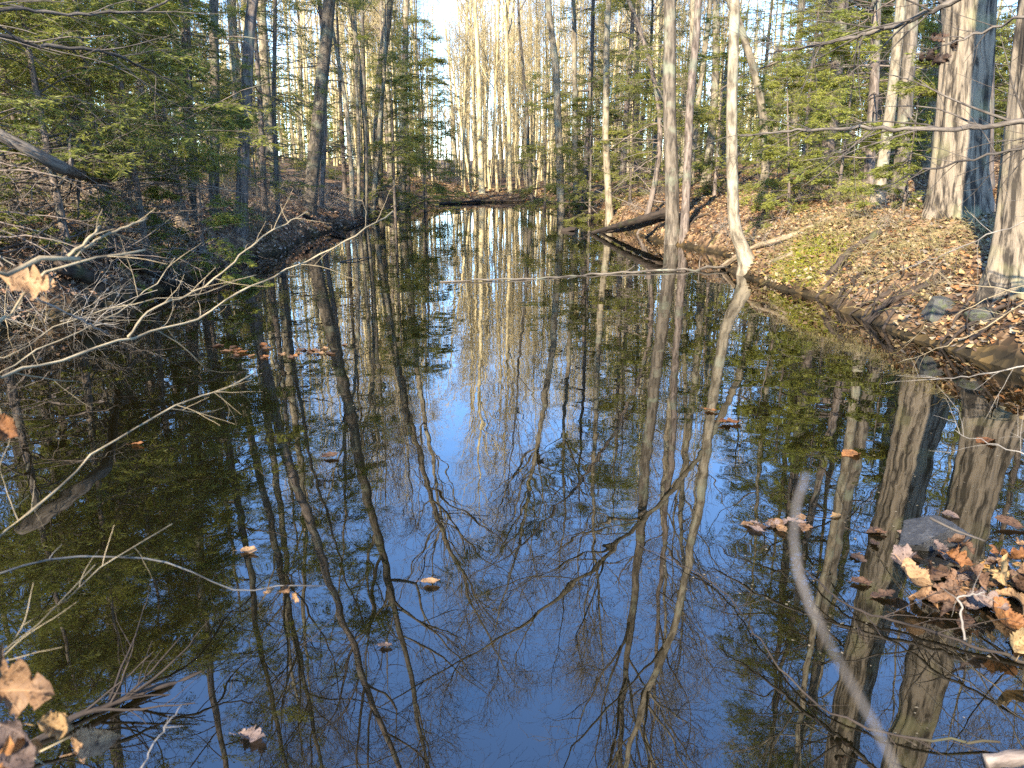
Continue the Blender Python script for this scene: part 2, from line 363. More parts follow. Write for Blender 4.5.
# ------------------------------------------------------------------ trees
def trunk_profile(path, r0, rtop, flare=0.7, fl=0.22):
    h = np.concatenate([[0], np.cumsum(np.linalg.norm(np.diff(path, axis=0), axis=1))])
    t = h / h[-1]
    return (r0 * (1 - t) ** 0.85 + rtop * t) * (1 + flare * np.exp(-np.maximum(h - 0.15, 0) / fl))
def bare_crown(tp, tr, lo=0.35, n=(22, 9, 7, 4), H=16, spread=1.0, detail=1.0, up=0.10, twig='twig', wood=None):
    g = Geo(); P = tp[None]; r = tr[None]
    L1 = grow(P, r, n[0], (lo, 0.985), (28, 62), lambda t: H * 0.26 * spread * (1.12 - 0.8 * (t - lo) / (1 - lo)), 11, 0.15, up, 0.5, 0.2, rmin=0.012)
    L2 = grow(*L1, n[1], (0.18, 0.97), (25, 65), lambda t: H * 0.095 * spread * (1.15 - 0.6 * t), 7, 0.20, up * 0.8, 0.6, 0.25, rmin=0.006)
    L3 = grow(*L2, n[2], (0.15, 1.0), (25, 65), lambda t: H * 0.042 * (1.1 - 0.4 * t), 5, 0.22, up * 0.6, 0.62, 0.3, rmin=0.0042)
    g.tube(*L1, 6); g.tube(*L2, 4); g.tube(*L3, 3)
    if n[3]:
        L4 = grow(*L3, n[3], (0.1, 1.0), (20, 60), lambda t: H * 0.02 + 0 * t, 3, 0.2, up * 0.5, 0.65, 0.4, rmin=0.003)
        g.tube(*L4, 3)
    return g.mesh('crown', M[wood or 'grey'])
def needles(paths, per, ln, wd, flat=0.85, start=0.15):
    """flat sprays: rhombic twiglets along every twig"""
    B, P, _ = paths.shape
    t = U(start, 1.0, (B, per)); x = t * (P - 1); i = np.minimum(x.astype(int), P - 2); f = (x - i)[..., None]
    bi = np.arange(B)[:, None]
    p = (paths[bi, i] * (1 - f) + paths[bi, i + 1] * f).reshape(-1, 3)
    T = unit(paths[bi, i + 1] - paths[bi, i]).reshape(-1, 3)
    N = len(p)
    side = unit(np.cross(T, np.array([0, 0, 1.0]) + rng.normal(size=(N, 3)) * 0.25)) * np.where(R(N) < 0.5, 1, -1)[:, None]
    d = unit(T * U(0.4, 1.0, N)[:, None] + side + rng.normal(size=(N, 3)) * 0.14 + np.array([0, 0, -0.12]))
    w = unit(np.cross(d, np.array([0, 0, 1.0]) + rng.normal(size=(N, 3)) * 1.0))
    L = (ln * U(0.6, 1.3, N))[:, None]; Wd = (wd * U(0.7, 1.3, N))[:, None]
    v = np.stack([p, p + d * L * 0.45 + w * Wd, p + d * L, p + d * L * 0.5 - w * Wd], 1)
    return v.reshape(-1, 3), np.arange(N * 4).reshape(-1, 4)
def hemlock_crown(tp, tr, lo, n=46, L=2.6, top=0.99, per=(8, 5, 17), ln=0.085, wd=0.0056, dead=0.0, droop=-0.035, az=None):
    g = Geo(); P = tp[None]; r = tr[None]
    fl = lambda t: L * np.clip(1.15 - 0.95 * t, 0.12, 1) * np.clip((t + 0.02) / max(lo, 0.02), 0.5, 1)
    L1 = grow(P, r, n, (lo, top), (66, 106), fl, 9, 0.09, droop, 0.30, 0.2, rmin=0.006, rmax=0.03)
    if az is not None:
        keep = np.array([abs(((math.degrees(math.atan2(*(q[-1] - q[0])[:2])) - az[0] + 180) % 360) - 180) > az[1] for q in L1[0]])
        L1 = (L1[0][keep], L1[1][keep])
    L2 = grow(*L1, per[0], (0.18, 0.98), (40, 65), lambda t: L * 0.38 * (1.15 - 0.75 * t), 6, 0.11, droop * 1.3, 0.55, 0.3, flat=0.9, rmin=0.003)
    L3 = grow(*L2, per[1], (0.15, 1.0), (35, 60), lambda t: L * 0.15 * (1.1 - 0.5 * t), 4, 0.14, droop, 0.6, 0.4, flat=0.9, rmin=0.0022)
    g.tube(*L1, 5); g.tube(*L2, 3); g.tube(L3[0][:, ::3], L3[1][:, ::3], 3)
    if dead:
        D = grow(P, r, int(n * dead), (0.06, lo + 0.08), (70, 105), lambda t: L * 0.7 + 0 * t, 8, 0.12, -0.03, 0.28, 0.2, rmin=0.006, rmax=0.02)
        D2 = grow(*D, 5, (0.2, 1), (30, 60), lambda t: L * 0.2 + 0 * t, 5, 0.15, -0.02, 0.6, 0.3, rmin=0.003)
        g.tube(*D, 5); g.tube(*D2, 3)
    v, q = needles(L3[0], per[2], ln, wd)
    v2, q2 = needles(L2[0], per[2], ln, wd)
    nv = np.concatenate([v, v2])
    return g.mesh('crown', M['hem']), new_mesh('foliage', nv, np.concatenate([q, q2 + len(v)]), M['needle'], {'bco': nv}, smooth=False)
def make_tree(name, loc, tp, tr, sides, bark_m, crown, label, group, rings=None):
    root = link(name, None, loc=loc, label=label, cat='tree', group=group)
    if tp is not None:
        g = Geo(); g.tube(tp[None], tr[None], sides); link('trunk', g.mesh('trunk', M[bark_m]), root)
    if isinstance(crown, tuple):
        c = link('crown', crown[0], root); f = link('foliage', crown[1], c); f['kind'] = 'stuff'
    elif crown: c = link('crown', crown, root)
    return root
def copy_tree(src, loc, rz, sc, label=None, group=None):
    def rec(o, par):
        c = o.copy(); COL.objects.link(c); c.parent = par
        for ch in o.children: rec(ch, c)
        return c
    r = rec(src, None); r.location = loc; r.rotation_euler = (0, 0, rz); r.scale = (sc, sc, sc)
    if label: r['label'] = label
    if group: r['group'] = group
    return r
def straight_trunk(H, r0, wob=0.05, lean=(0, 0), n=26, flare=0.6, sway=0.0):
    z = np.linspace(-0.25, H, n); t = np.clip(z / H, 0, 1)
    ph = U(0, 6.28, 4)
    x = lean[0] * t + wob * (np.sin(z * 0.55 + ph[0]) - math.sin(ph[0])) + sway * np.sin(z * 1.7 + ph[1]) * 0.3
    y = lean[1] * t + wob * (np.sin(z * 0.47 + ph[2]) - math.sin(ph[2])) + sway * np.sin(z * 1.5 + ph[3]) * 0.3
    p = np.stack([x, y, z], -1)
    return p, trunk_profile(p, r0, r0 * 0.06, flare)

KEY = []      # (x, y) of the trees placed one by one
def key_tree(name, base, pts, refl, H, diam, bark_m, kind, label, depth=None, sides=14, lo=0.35, group=None, furrow=0, crown_kw=None, flare=0.6, fl=0.2, bend=False):
    """a tree placed by its foot, with its bends read from the trunk (pts) and from its mirror image (refl)"""
    b = hit(*base) if depth is None else at_y(base[0], base[1], depth)
    b[2] = gz(b[0], b[1])
    c = [b + np.array([0, 0, -0.25]), b] if flare else [b]
    q = [at_y(u, v, b[1]) for u, v in pts] + [at_y(u, v, b[1], True) for u, v in refl]
    c += [p for p in sorted(q, key=lambda p: p[2]) if p[2] > b[2] + 0.25]
    d = unit(c[-1] - c[-2]); d[2] += 0.5; d = unit(d)
    rest = H - (c[-1][2] - b[2])
    if rest > 0.5: c += [c[-1] + d * rest * 0.5, c[-1] + d * rest * 0.5 + unit(d + np.array([0, 0, 0.4])) * rest * 0.5]
    if not bend:     # a gently leaning stem: quadratic through the read points
        c = np.array(c); zz = c[:, 2]; wt = np.ones(len(c)); wt[:2] = 3; wt[-1] = .6
        co = np.polyfit(zz, c[:, 0], 2 if refl else 1, w=wt); co2 = np.polyfit(zz, c[:, 1], 1, w=wt)
        z = np.linspace(zz[0], zz[-1], 60 if not furrow else 130)
        path = np.stack([np.polyval(co, z), np.polyval(co2, z), z], -1) - b
    else: path = smooth_path(c, 60) - b
    z = path[:, 2]; wb = np.clip(z / 4, 0, 1) * 0.03
    path[:, :2] += wb[:, None] * np.stack([np.sin(z * .8 + b[0] * 9) + .5 * np.sin(z * 2.1 + b[1]), np.sin(z * .9 + b[1] * 5)], -1)
    tr = trunk_profile(path, diam / 2, diam * 0.03, flare, fl)
    root = link(name, None, loc=b, label=label, cat='tree', group=group)
    if furrow:
        v, qd, co = tubes(path[None], tr[None], furrow)
        P, k = len(path), furrow
        a = np.arange(k) / k * 26; L = np.arange(P) / P * H
        A, LL = np.meshgrid(a, L); LL = LL[::1]
        rid = np.abs(vnoise(A + 0.5 * vnoise(A * 0.3, LL * 1.2) * 3, LL * 0.9)) * 2
        rid = np.clip(rid * 2.2, 0, 1) * 0.034 * (tr[:, None] / tr[0]) ** 0.5 * 1.4
        v = v.reshape(P, k, 3); v = v + unit(v - path[:, None]) * (rid - 0.012)[..., None]
        butt = 0.055 * np.exp(-L / 0.5)[:, None] * (np.sin(np.arange(k) / k * 2 * np.pi * 5 + 1))[None]
        v = v + unit(v - path[:, None]) * butt[..., None]
        link('trunk', new_mesh('trunk', v, qd, M[bark_m], {'bco': co}), root)
    else:
        g = Geo(); g.tube(path[None], tr[None], sides); link('trunk', g.mesh('trunk', M[bark_m]), root)
    kw = dict(crown_kw or {})
    if kind == 'hemlock':
        cw, fo = hemlock_crown(path, tr, lo, **kw); c_ = link('crown', cw, root); f_ = link('foliage', fo, c_); f_['kind'] = 'stuff'
    elif kind == 'bare':
        link('crown', bare_crown(path, tr, lo, H=H, wood=bark_m, **kw), root)
    KEY.append((b[0], b[1]))
    return root

DEC = dict(n=(18, 8, 6, 3))
# --- right bank
key_tree('oak_tree', (959, 213), [(960, 120), (958, 0)], [(905, 400), (880, 540), (848, 740)], 22, 0.64, 'oak', 'bare',
         'massive tree with deeply furrowed bark, thickest trunk on the right bank', lo=0.42, furrow=110, flare=0.35, fl=0.5, crown_kw=DEC)
key_tree('maple_tree', (1016, 284), [(1028, 200), (1034, 150)], [(1000, 440), (975, 520), (925, 680)], 19, 0.42, 'oak', 'bare',
         'broad grey trunk cut off by the right edge of the picture', lo=0.42, furrow=72, flare=0.45, fl=0.3, crown_kw=DEC)
key_tree('maple_tree', (748, 265), [(742, 250), (736, 232), (733, 205), (733, 150), (735, 40)], [(707, 456), (695, 529), (674, 618), (650, 683)], 15, 0.19, 'pale', 'bare',
         'pale sunlit tree with a curved foot at the water edge on the right bank', lo=0.45, flare=1.0, fl=0.25, bend=True, crown_kw=DEC)
key_tree('tulip_tree', (673, 240), [(675, 190), (671, 100), (666, 0)], [(670, 275), (655, 370), (645, 456), (642, 521), (634, 618), (622, 768)], 19, 0.33, 'grey', 'bare',
         'straight grey tree standing at the water edge beside two dark fallen logs', lo=0.5, flare=0.35, crown_kw=DEC)
key_tree('black_birch', (684, 236), [(686, 215), (687, 195), (691, 140), (696, 60), (698, 0)], [], 16, 0.2, 'hem', 'bare',
         'crooked dark tree close behind the straight grey tree by the logs', lo=0.4, flare=0.3, crown_kw=DEC)
key_tree('birch_tree', (760, 216), [(762, 180), (761, 80), (757, 0)], [(752, 300), (742, 360), (725, 456)], 15, 0.19, 'pale', 'bare',
         'slim pale tree on the bank top right of the curved-foot tree', lo=0.5, depth=17.5, flare=0.6, crown_kw=DEC)
key_tree('black_birch', (641, 210), [(641, 120), (640, 0)], [(650, 320), (640, 430)], 13, 0.16, 'hem', 'hemlock',
         'slim dark hemlock left of the straight grey tree by the logs', depth=21, lo=0.2, crown_kw=dict(n=30, L=2.3, dead=0.5))
key_tree('tulip_tree', (611, 200), [(609, 100), (604, 0)], [(606, 280), (590, 400)], 18, 0.24, 'pale', 'bare',
         'pale straight tree beyond the tips of the dark fallen logs', depth=25, lo=0.5, crown_kw=DEC)
key_tree('tulip_tree', (562, 208), [(562, 150), (553, 60), (545, 0)], [(549, 317), (537, 456), (527, 537), (507, 578)], 18, 0.30, 'pale', 'bare',
         'pale tree leaning left over the far right shore', depth=28, lo=0.5, crown_kw=DEC)
key_tree('tulip_tree', (577, 200), [(576, 100), (572, 0)], [(572, 300), (563, 480)], 17, 0.26, 'pale', 'bare',
         'pale upright tree just right of the leaning pale tree on the far right shore', depth=31, lo=0.5, crown_kw=DEC)
key_tree('hemlock', (872, 165), [(872, 90), (873, 0)], [], 16, 0.22, 'hem', 'hemlock',
         'dark hemlock trunk well left of the massive furrowed tree', depth=17, lo=0.35, crown_kw=dict(n=40, L=2.3, dead=0.6))
key_tree('hemlock', (902, 175), [(905, 90), (909, 0)], [], 17, 0.26, 'grey', 'hemlock',
         'greenish grey hemlock just left of the massive furrowed tree', depth=14.5, lo=0.4, crown_kw=dict(n=36, L=2.2, dead=0.4))
key_tree('maple_tree', (986, 190), [(984, 100), (981, 0)], [], 17, 0.24, 'hem', 'bare',
         'narrow dark tree hugging the right side of the massive furrowed tree', depth=12.5, lo=0.5, crown_kw=DEC)
# --- left bank
key_tree('hemlock', (103, 175), [(100, 60), (96, 0)], [(95, 480), (90, 560), (100, 680)], 17, 0.30, 'hem', 'hemlock',
         'stout dark hemlock trunk behind the bright green boughs at far left', depth=12.5, lo=0.22, crown_kw=dict(n=28, L=2.6, dead=0.6))
key_tree('hemlock', (180, 185), [(176, 100), (170, 0)], [(160, 400), (183, 537), (199, 627), (227, 757)], 17, 0.22, 'hem', 'hemlock',
         'dark hemlock, left one of the close pair of trunks on the left bank', depth=13.5, lo=0.3, crown_kw=dict(n=26, L=2.4, dead=0.8))
key_tree('hemlock', (193, 190), [(190, 100), (184, 0)], [(205, 420), (227, 456), (244, 521)], 16, 0.19, 'grey', 'hemlock',
         'grey hemlock, right one of the close pair of trunks on the left bank', depth=14.5, lo=0.35, crown_kw=dict(n=24, L=2.3, dead=0.8))
key_tree('maple_tree', (209, 172), [(210, 100), (217, 0)], [], 16, 0.21, 'grey', 'bare',
         'grey tree leaning slightly right behind the bright hemlock sapling', depth=16, lo=0.4, crown_kw=DEC)
key_tree('maple_tree', (236, 170), [(234, 100), (226, 0)], [(256, 343), (283, 456), (309, 517), (320, 570), (360, 650), (400, 720)], 18, 0.24, 'hem', 'bare',
         'dark trunk with dead side limbs between bright sapling and slender hemlock', depth=15.5, lo=0.35, crown_kw=DEC)
key_tree('hemlock', (278, 205), [(278, 100), (277, 0)], [(283, 330), (296, 420)], 12, 0.12, 'hem', 'hemlock',
         'very slender dark hemlock on the left bank with long dead limbs', depth=18.5, lo=0.3, crown_kw=dict(n=34, L=2.0, dead=0.7))
key_tree('maple_tree', (308, 208), [(306, 170), (311, 80), (316, 0)], [(319, 273), (333, 340), (343, 370), (366, 456), (385, 560), (405, 640), (425, 740)], 21, 0.40, 'grey', 'bare',
         'large grey tree at the water edge on the left bank, leaning over water', depth=22, lo=0.4, flare=0.4, crown_kw=DEC)
key_tree('hemlock', (320, 205), [(320, 100), (324, 0)], [(335, 300), (350, 420)], 15, 0.17, 'hem', 'hemlock',
         'dark hemlock tight behind the large leaning grey tree on the left bank', depth=23.5, lo=0.3, crown_kw=dict(n=40, L=2.4, dead=0.4))
for i, (b, p, d, dm, txt) in enumerate([
        ((351, 211), [(349, 180), (344, 140), (338, 60)], 26, 0.17, 'leftmost and shortest looking'), ((358, 209), [(357, 180), (352, 100), (350, 0)], 27.5, 0.13, 'thinnest dark'),
        ((364, 206), [(363, 190), (362, 150), (352, 40)], 27.8, 0.18, 'stoutest pale'), ((371, 205), [(375, 170), (383, 110), (386, 30)], 29, 0.20, 'right leaning pale')]):
    key_tree('birch_tree', b, p, [(b[0] + 8, 275), (b[0] + 22, 330)], 12, dm, 'pale', 'bare', txt + ' stem of the pale clump on the left shore',
             depth=d, lo=0.45, crown_kw=dict(n=(12, 6, 5, 3)), group='pale clump of stems on the left shore')
key_tree('tulip_tree', (378, 195), [(377, 100), (379, 0)], [(379, 240), (396, 333), (419, 456), (440, 520), (475, 590)], 22, 0.42, 'oak', 'bare',
         'tall grey tree among hemlock boughs right behind the pale clump', depth=32, lo=0.5, crown_kw=DEC)
key_tree('tulip_tree', (402, 190), [(401, 100), (400, 0)], [(410, 300), (424, 380), (436, 470)], 21, 0.38, 'pale', 'bare',
         'pale straight tree at the right end of the left bank trees', depth=37, lo=0.5, crown_kw=DEC)
# --- far end
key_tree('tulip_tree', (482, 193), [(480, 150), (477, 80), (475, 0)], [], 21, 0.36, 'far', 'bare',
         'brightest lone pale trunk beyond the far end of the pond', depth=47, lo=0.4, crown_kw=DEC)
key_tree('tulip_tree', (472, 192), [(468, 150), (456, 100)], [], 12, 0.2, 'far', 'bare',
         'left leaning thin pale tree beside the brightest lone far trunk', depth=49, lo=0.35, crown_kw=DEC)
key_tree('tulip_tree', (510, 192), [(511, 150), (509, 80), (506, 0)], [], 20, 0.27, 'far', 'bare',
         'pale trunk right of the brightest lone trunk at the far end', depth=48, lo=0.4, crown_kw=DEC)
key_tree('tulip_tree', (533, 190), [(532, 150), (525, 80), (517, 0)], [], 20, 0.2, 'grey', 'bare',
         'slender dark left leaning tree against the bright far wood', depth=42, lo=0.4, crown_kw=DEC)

# --- prototypes for the crowd of trees
def proto_bare(H, r0, bm, lo, n, spread=1.0, up=0.10, name='bare_tree'):
    p, r = straight_trunk(H, r0, 0.10, (U(-.6, .6), U(-.6, .6)))
    return make_tree(name, (0, 0, -50), p, r, 9, bm, bare_crown(p, r, lo, n, H, spread, up=up, wood=bm), 'x', None)
def proto_hem(H, r0, lo, **kw):
    p, r = straight_trunk(H, r0, 0.04, (U(-.3, .3), U(-.3, .3)))
    return make_tree('hemlock', (0, 0, -50), p, r, 9, 'hem', hemlock_crown(p, r, lo, **kw), 'x', None)
PB = [proto_bare(18, 0.15, 'grey', 0.45, (18, 7, 6, 3)), proto_bare(17, 0.12, 'pale', 0.5, (16, 7, 6, 3)),
      proto_bare(15, 0.10, 'pale', 0.4, (16, 7, 6, 3)), proto_bare(19, 0.17, 'pale', 0.5, (18, 7, 6, 3))]
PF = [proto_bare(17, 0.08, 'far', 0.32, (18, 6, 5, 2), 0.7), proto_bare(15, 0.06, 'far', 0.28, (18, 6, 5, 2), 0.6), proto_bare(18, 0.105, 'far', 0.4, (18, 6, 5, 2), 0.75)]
PS = [proto_bare(6, 0.035, 'far', 0.2, (14, 6, 5, 0), 0.9, name='sapling'), proto_bare(4.5, 0.028, 'pale', 0.15, (14, 6, 5, 0), 1.0, name='sapling')]
PH = [proto_hem(16, 0.17, 0.15, n=66, L=3.2), proto_hem(14, 0.13, 0.22, n=54, L=2.8, dead=0.5), proto_hem(11, 0.10, 0.10, n=52, L=2.5)]
PY = [proto_hem(5.0, 0.055, 0.05, n=42, L=1.7, per=(8, 5, 17)), proto_hem(3.2, 0.035, 0.04, n=34, L=1.2, per=(8, 5, 20), ln=0.07), proto_hem(2.0, 0.02, 0.04, n=26, L=0.85, per=(8, 5, 14), ln=0.06)]
PL = [proto_hem(5.6, 0.06, 0.26, n=36, L=2.3, dead=1.0, per=(7, 5, 19)), proto_hem(4.6, 0.05, 0.30, n=32, L=2.0, dead=1.0, per=(7, 5, 19))]
PROTO = PB + PF + PS + PH + PY + PL
taken = list(KEY)
def free(x, y, md): return all((x - a) ** 2 + (y - b) ** 2 > md * md for a, b in taken)
def put(p, x, y, sc, label, group, rz=None):
    taken.append((x, y))
    return copy_tree(p, (x, y, gz(x, y)), U(0, 6.28) if rz is None else rz, sc, label, group)
def inland(x, y):
    l, r, f, n = [float(a[0]) for a in shore(np.array([x]), np.array([y]))]
    return max(l, r, f)
def put_px(p, u, v, y, sc, label, group=None):
    q = at_y(u, v, y); return put(p, q[0], y, sc, label, group)

# hemlocks one can tell apart
put_px(PL[0], 60, 190, 9.6, 0.95, 'bushy sunlit hemlock filling the upper left corner, nearest the edge')
put_px(PL[0], -25, 190, 8.6, 0.9, 'sunlit hemlock boughs cut off by the left edge above the leaning trunk')
put_px(PL[1], 140, 190, 11.0, 1.05, 'bushy sunlit hemlock in front of the close pair of trunks on the left')
put_px(PL[0], 30, 190, 12.5, 1.2, 'young sunlit hemlock rising behind the upper left corner boughs')
put_px(PL[0], 130, 185, 14.2, 1.15, 'young feathery hemlock between the stout hemlock and the close pair')
put_px(PL[0], 105, 190, 10.6, 1.05, 'broad sunlit hemlock right of the corner boughs at upper left')
put_px(PL[1], 10, 190, 10.4, 1.2, 'broad sunlit hemlock behind the leaning trunk at the left edge')
put_px(PL[1], 195, 188, 13.0, 0.85, 'slim young hemlock right in front of the close pair')
put_px(PH[2], 262, 180, 19.0, 0.8, 'feathery hemlock between dark trunk and slender hemlock on the left')
put_px(PH[2], 345, 190, 30.0, 0.9, 'feathery hemlock behind the pale clump of stems')
put_px(PH[2], 425, 185, 40.0, 0.85, 'last tall hemlock of the left bank by the sky gap')
put_px(PY[2], 20, 215, 9.4, 0.7, 'low shaded hemlock below the leaning trunk at the left edge')
put_px(PY[2], 100, 215, 10.2, 0.7, 'low feathery hemlock above the brush on the left bank')
put_px(PY[2], 226, 205, 11.3, 0.75, 'small bright green hemlock sapling alone above the mossy left bank')
put_px(PY[2], 165, 215, 11.3, 0.7, 'small shaded hemlock sapling on the left bank slope')
put_px(PY[0], 425, 195, 33, 1.5, 'dense green hemlock ending the left bank beside the open water')
put_px(PH[2], 408, 190, 36, 0.8, 'tall green hemlock behind the dense one at the end of left bank')
put_px(PY[0], 395, 195, 29, 1.2, 'green hemlock right of the pale clump on the left shore')
put_px(PY[0], 545, 200, 36, 1.25, 'shaded hemlock drooping over the far right shore')
put_px(PY[0], 590, 195, 27, 0.95, 'feathery hemlock over the bank behind the tips of the fallen logs')
put_px(PY[1], 570, 200, 31, 1.0, 'small hemlock at the foot of the leaning pale tree')
put_px(PY[0], 630, 195, 25, 0.9, 'soft green hemlock behind the slim dark hemlock by the logs')
put_px(PY[0], 715, 185, 21, 0.9, 'hemlock spreading thin boughs between crooked tree and curved-foot tree')
put_px(PY[0], 800, 190, 17.5, 0.85, 'green hemlock on the bank top right of the slim pale tree')
put_px(PY[1], 790, 205, 15.5, 0.9, 'low green hemlock hiding the bank top above the mossy slope')
put_px(PY[1], 838, 195, 15, 1.0, 'low green hemlock right of the mossy slope')
put_px(PY[2], 905, 195, 11.5, 1.0, 'hemlock sapling in front of the foot of the massive furrowed tree')
put_px(PY[0], 880, 180, 19, 0.9, 'shaded hemlock far back between dark trunks on the right')
put_px(PH[1], 585, 195, 33, 1.0, 'tall hemlock behind the upright pale tree on the far right shore')

CROWD = []
def scatter(n, xr, yr, md, inl, choose, low=False):
    c = 0; tries = 0
    while c < n and tries < n * 60:
        tries += 1
        y = U(*yr); hw = 0.70 * y + 2
        x = U(max(xr[0], -hw - 5), min(xr[1], hw + 2))
        u = 512 + F_PX * x / (y * CP + 1e-6)
        if 430 < u < 458 and 20 < y < 95 and not low: continue           # the open strip of sky
        if u > 915 and y < 17: continue
        if inland(x, y) < inl or not free(x, y, md): continue
        p, k, sc = choose(x, y); o = put(p, x, y, sc, None, None); CROWD.append((u, y, k, o)); c += 1
pick = lambda a: a[int(U(0, len(a)))]
scatter(74, (-45, -6), (9, 62), 1.3, 1.5, lambda x, y: (pick(PH), 'hemlock', U(.75, 1.1)) if R() < (.12 if y < 18 else .45) else (pick(PB), 'bare tree', U(.8, 1.1)))
scatter(20, (-28, -5.6), (12, 40), 1.0, 2.8, lambda x, y: (pick(PY[:2]), 'young hemlock', U(.7, 1.3)))
scatter(100, (4.5, 50), (12, 70), 1.2, 1.7, lambda x, y: (pick(PH), 'hemlock', U(.7, 1.05)) if R() < .42 else (pick(PB), 'bare tree', U(.75, 1.1)))
scatter(34, (4, 30), (13, 45), 1.0, 1.8, lambda x, y: (pick(PY[:2]), 'young hemlock', U(.7, 1.3)))
scatter(185, (-15, 15), (46, 86), 0.8, 1.3, lambda x, y: (pick(PF), 'sunlit bare tree', U(.8, 1.15)))
scatter(90, (-10, 10), (45, 75), 0.4, 0.8, lambda x, y: (pick(PS), 'pale sapling', U(.6, 1.3)), True)
scatter(26, (4, 25), (17, 40), 0.6, 0.8, lambda x, y: (PS[1], 'bare sapling', U(.5, 1.1)))
scatter(26, (-25, -5), (9, 40), 0.6, 0.8, lambda x, y: (PS[1], 'bare sapling', U(.5, 1.1)))
scatter(16, (-8, 2), (50, 84), 0.6, 1.0, lambda x, y: (pick(PF), 'sunlit bare tree', U(.34, .52)), True)
# what each of them stands behind, and its place in that row counted from the left
ZONES = [(-999, 60, 'at the left edge behind the leaning trunk'), (60, 150, 'left of the close pair of trunks'), (150, 215, 'behind the close pair of trunks'), (215, 270, 'behind the small bright sapling'),
         (270, 330, 'behind the large leaning grey tree'), (330, 395, 'behind the pale clump of stems'), (395, 450, 'at the far end of the left bank'), (450, 500, 'round the brightest far trunk'),
         (500, 545, 'right of the brightest far trunk'), (545, 590, 'behind the leaning pale tree'), (590, 650, 'behind the tips of the fallen logs'), (650, 705, 'behind the straight grey tree'), (705, 748, 'behind the curved-foot tree'),
         (748, 800, 'behind the slim pale bank tree'), (800, 860, 'above the mossy right slope'), (860, 925, 'left of the massive trunk'), (925, 990, 'behind the massive trunk'), (990, 9999, 'at the right edge behind the broad trunk')]
ORD = ['first', 'second', 'third', 'fourth', 'fifth', 'sixth', 'seventh', 'eighth', 'ninth', 'tenth', 'eleventh', 'twelfth', 'thirteenth', 'fourteenth', 'fifteenth', 'sixteenth', 'seventeenth', 'eighteenth', 'nineteenth', 'twentieth']
ORD += ['twenty-' + o for o in ORD[:9]] + ['thirtieth'] + ['thirty-' + o for o in ORD[:9]]
for lo_, hi_, txt in ZONES:
    for kd in sorted({k for _, _, k, _ in CROWD}):
        for near in (True, False):
            row = sorted([(u, o) for u, y, k, o in CROWD if k == kd and lo_ <= u < hi_ and (y < 30) == near], key=lambda a: a[0])
            for i_, (u, o) in enumerate(row):
                o['label'] = ('' if len(row) == 1 else ORD[i_] + ' ') + ('nearer ' if near else 'distant ') + kd + ' ' + txt + ('' if len(row) == 1 else ', counted from left')
                o['group'] = ('nearer ' if near else 'distant ') + kd + 's of the wood'
# trees on the near bank behind the viewer, which dapple the light
for (x, y, p, sc) in ((-1.0, -11.5, PB[1], .9), (-1.5, -7.5, PB[3], 1.0), (1.5, -5.0, PB[2], .8), (3.5, -8.5, PH[1], .9)):
    o = put(p, x, y, sc, None, None)
    o['label'] = ['first', 'second', 'third', 'fourth', 'fifth', 'sixth'][len([q for q in bpy.data.objects if q.get('group') == 'trees on the near bank behind the viewer'])] + ' tree of the near bank behind the viewer'; o['group'] = 'trees on the near bank behind the viewer'
# the wood too far off to tell stems apart
def distant_wood():
    g = Geo(); n = 800
    y = U(62, 135, n); x = U(-1, 1, n) * (y * .75 + 8); u = 512 + F_PX * x / (y * CP); ok = ~((u > 434) & (u < 454) & (y < 90)); x, y = x[ok], y[ok]; n = len(x)
    z = ground_h(x, y); H = U(12, 22, n); t = np.linspace(0, 1, 7)
    p = np.stack([x[:, None] + rng.normal(size=(n, 1)) * .8 * t, y[:, None] + rng.normal(size=(n, 1)) * .5 * t, z[:, None] - .2 + H[:, None] * t], -1)
    r = U(.07, .17, n)[:, None] * (1 - .85 * t)
    A = grow(p, r, 11, (.2, .98), (25, 60), lambda t: 3.4 * (1.2 - .8 * t), 5, .13, .06, .45, .3, rmin=.02)
    B = grow(*A, 6, (.2, 1), (25, 60), lambda t: 1.5 + 0 * t, 3, .2, .05, .6, .4, rmin=.012)
    g.tube(p, r, 5); g.tube(*A, 3); g.tube(*B, 3)
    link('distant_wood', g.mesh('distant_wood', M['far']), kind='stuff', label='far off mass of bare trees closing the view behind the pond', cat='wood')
    m = 760; y = U(55, 120, m); x = U(-1, 1, m) * (y * .75 + 8); u = 512 + F_PX * x / (y * CP); ok = (u < 420) | (u > 590); x, y = x[ok], y[ok]; m = len(x)
    z = ground_h(x, y); H = U(2.5, 9, m); N = m * 220; i = np.repeat(np.arange(m), 220); t = R(N) ** .8
    a = U(0, 6.28, N); rr = (1 - t) * H[i] * .28 * np.sqrt(R(N)) + .15
    c = np.stack([x[i] + np.cos(a) * rr, y[i] + np.sin(a) * rr, z[i] + .2 + t * H[i]], -1)
    d = unit(np.stack([np.cos(a), np.sin(a), U(-.5, .2, N)], -1)); w = unit(np.cross(d, rng.normal(size=(N, 3)))); L = U(.12, .42, N)[:, None]; wd = U(.03, .07, N)[:, None]
    v = np.stack([c, c + d * L * .5 + w * wd, c + d * L, c + d * L * .5 - w * wd], 1).reshape(-1, 3)
    link('distant_evergreens', new_mesh('distant_evergreens', v, np.arange(N * 4).reshape(-1, 4), M['needle'], {'bco': v}, smooth=False), kind='stuff', label='far off green undergrowth between the distant trunks', cat='undergrowth')
distant_wood()
def drop(root):
    for ch in list(root.children): drop(ch)
    bpy.data.objects.remove(root)
for p in PROTO: drop(p)

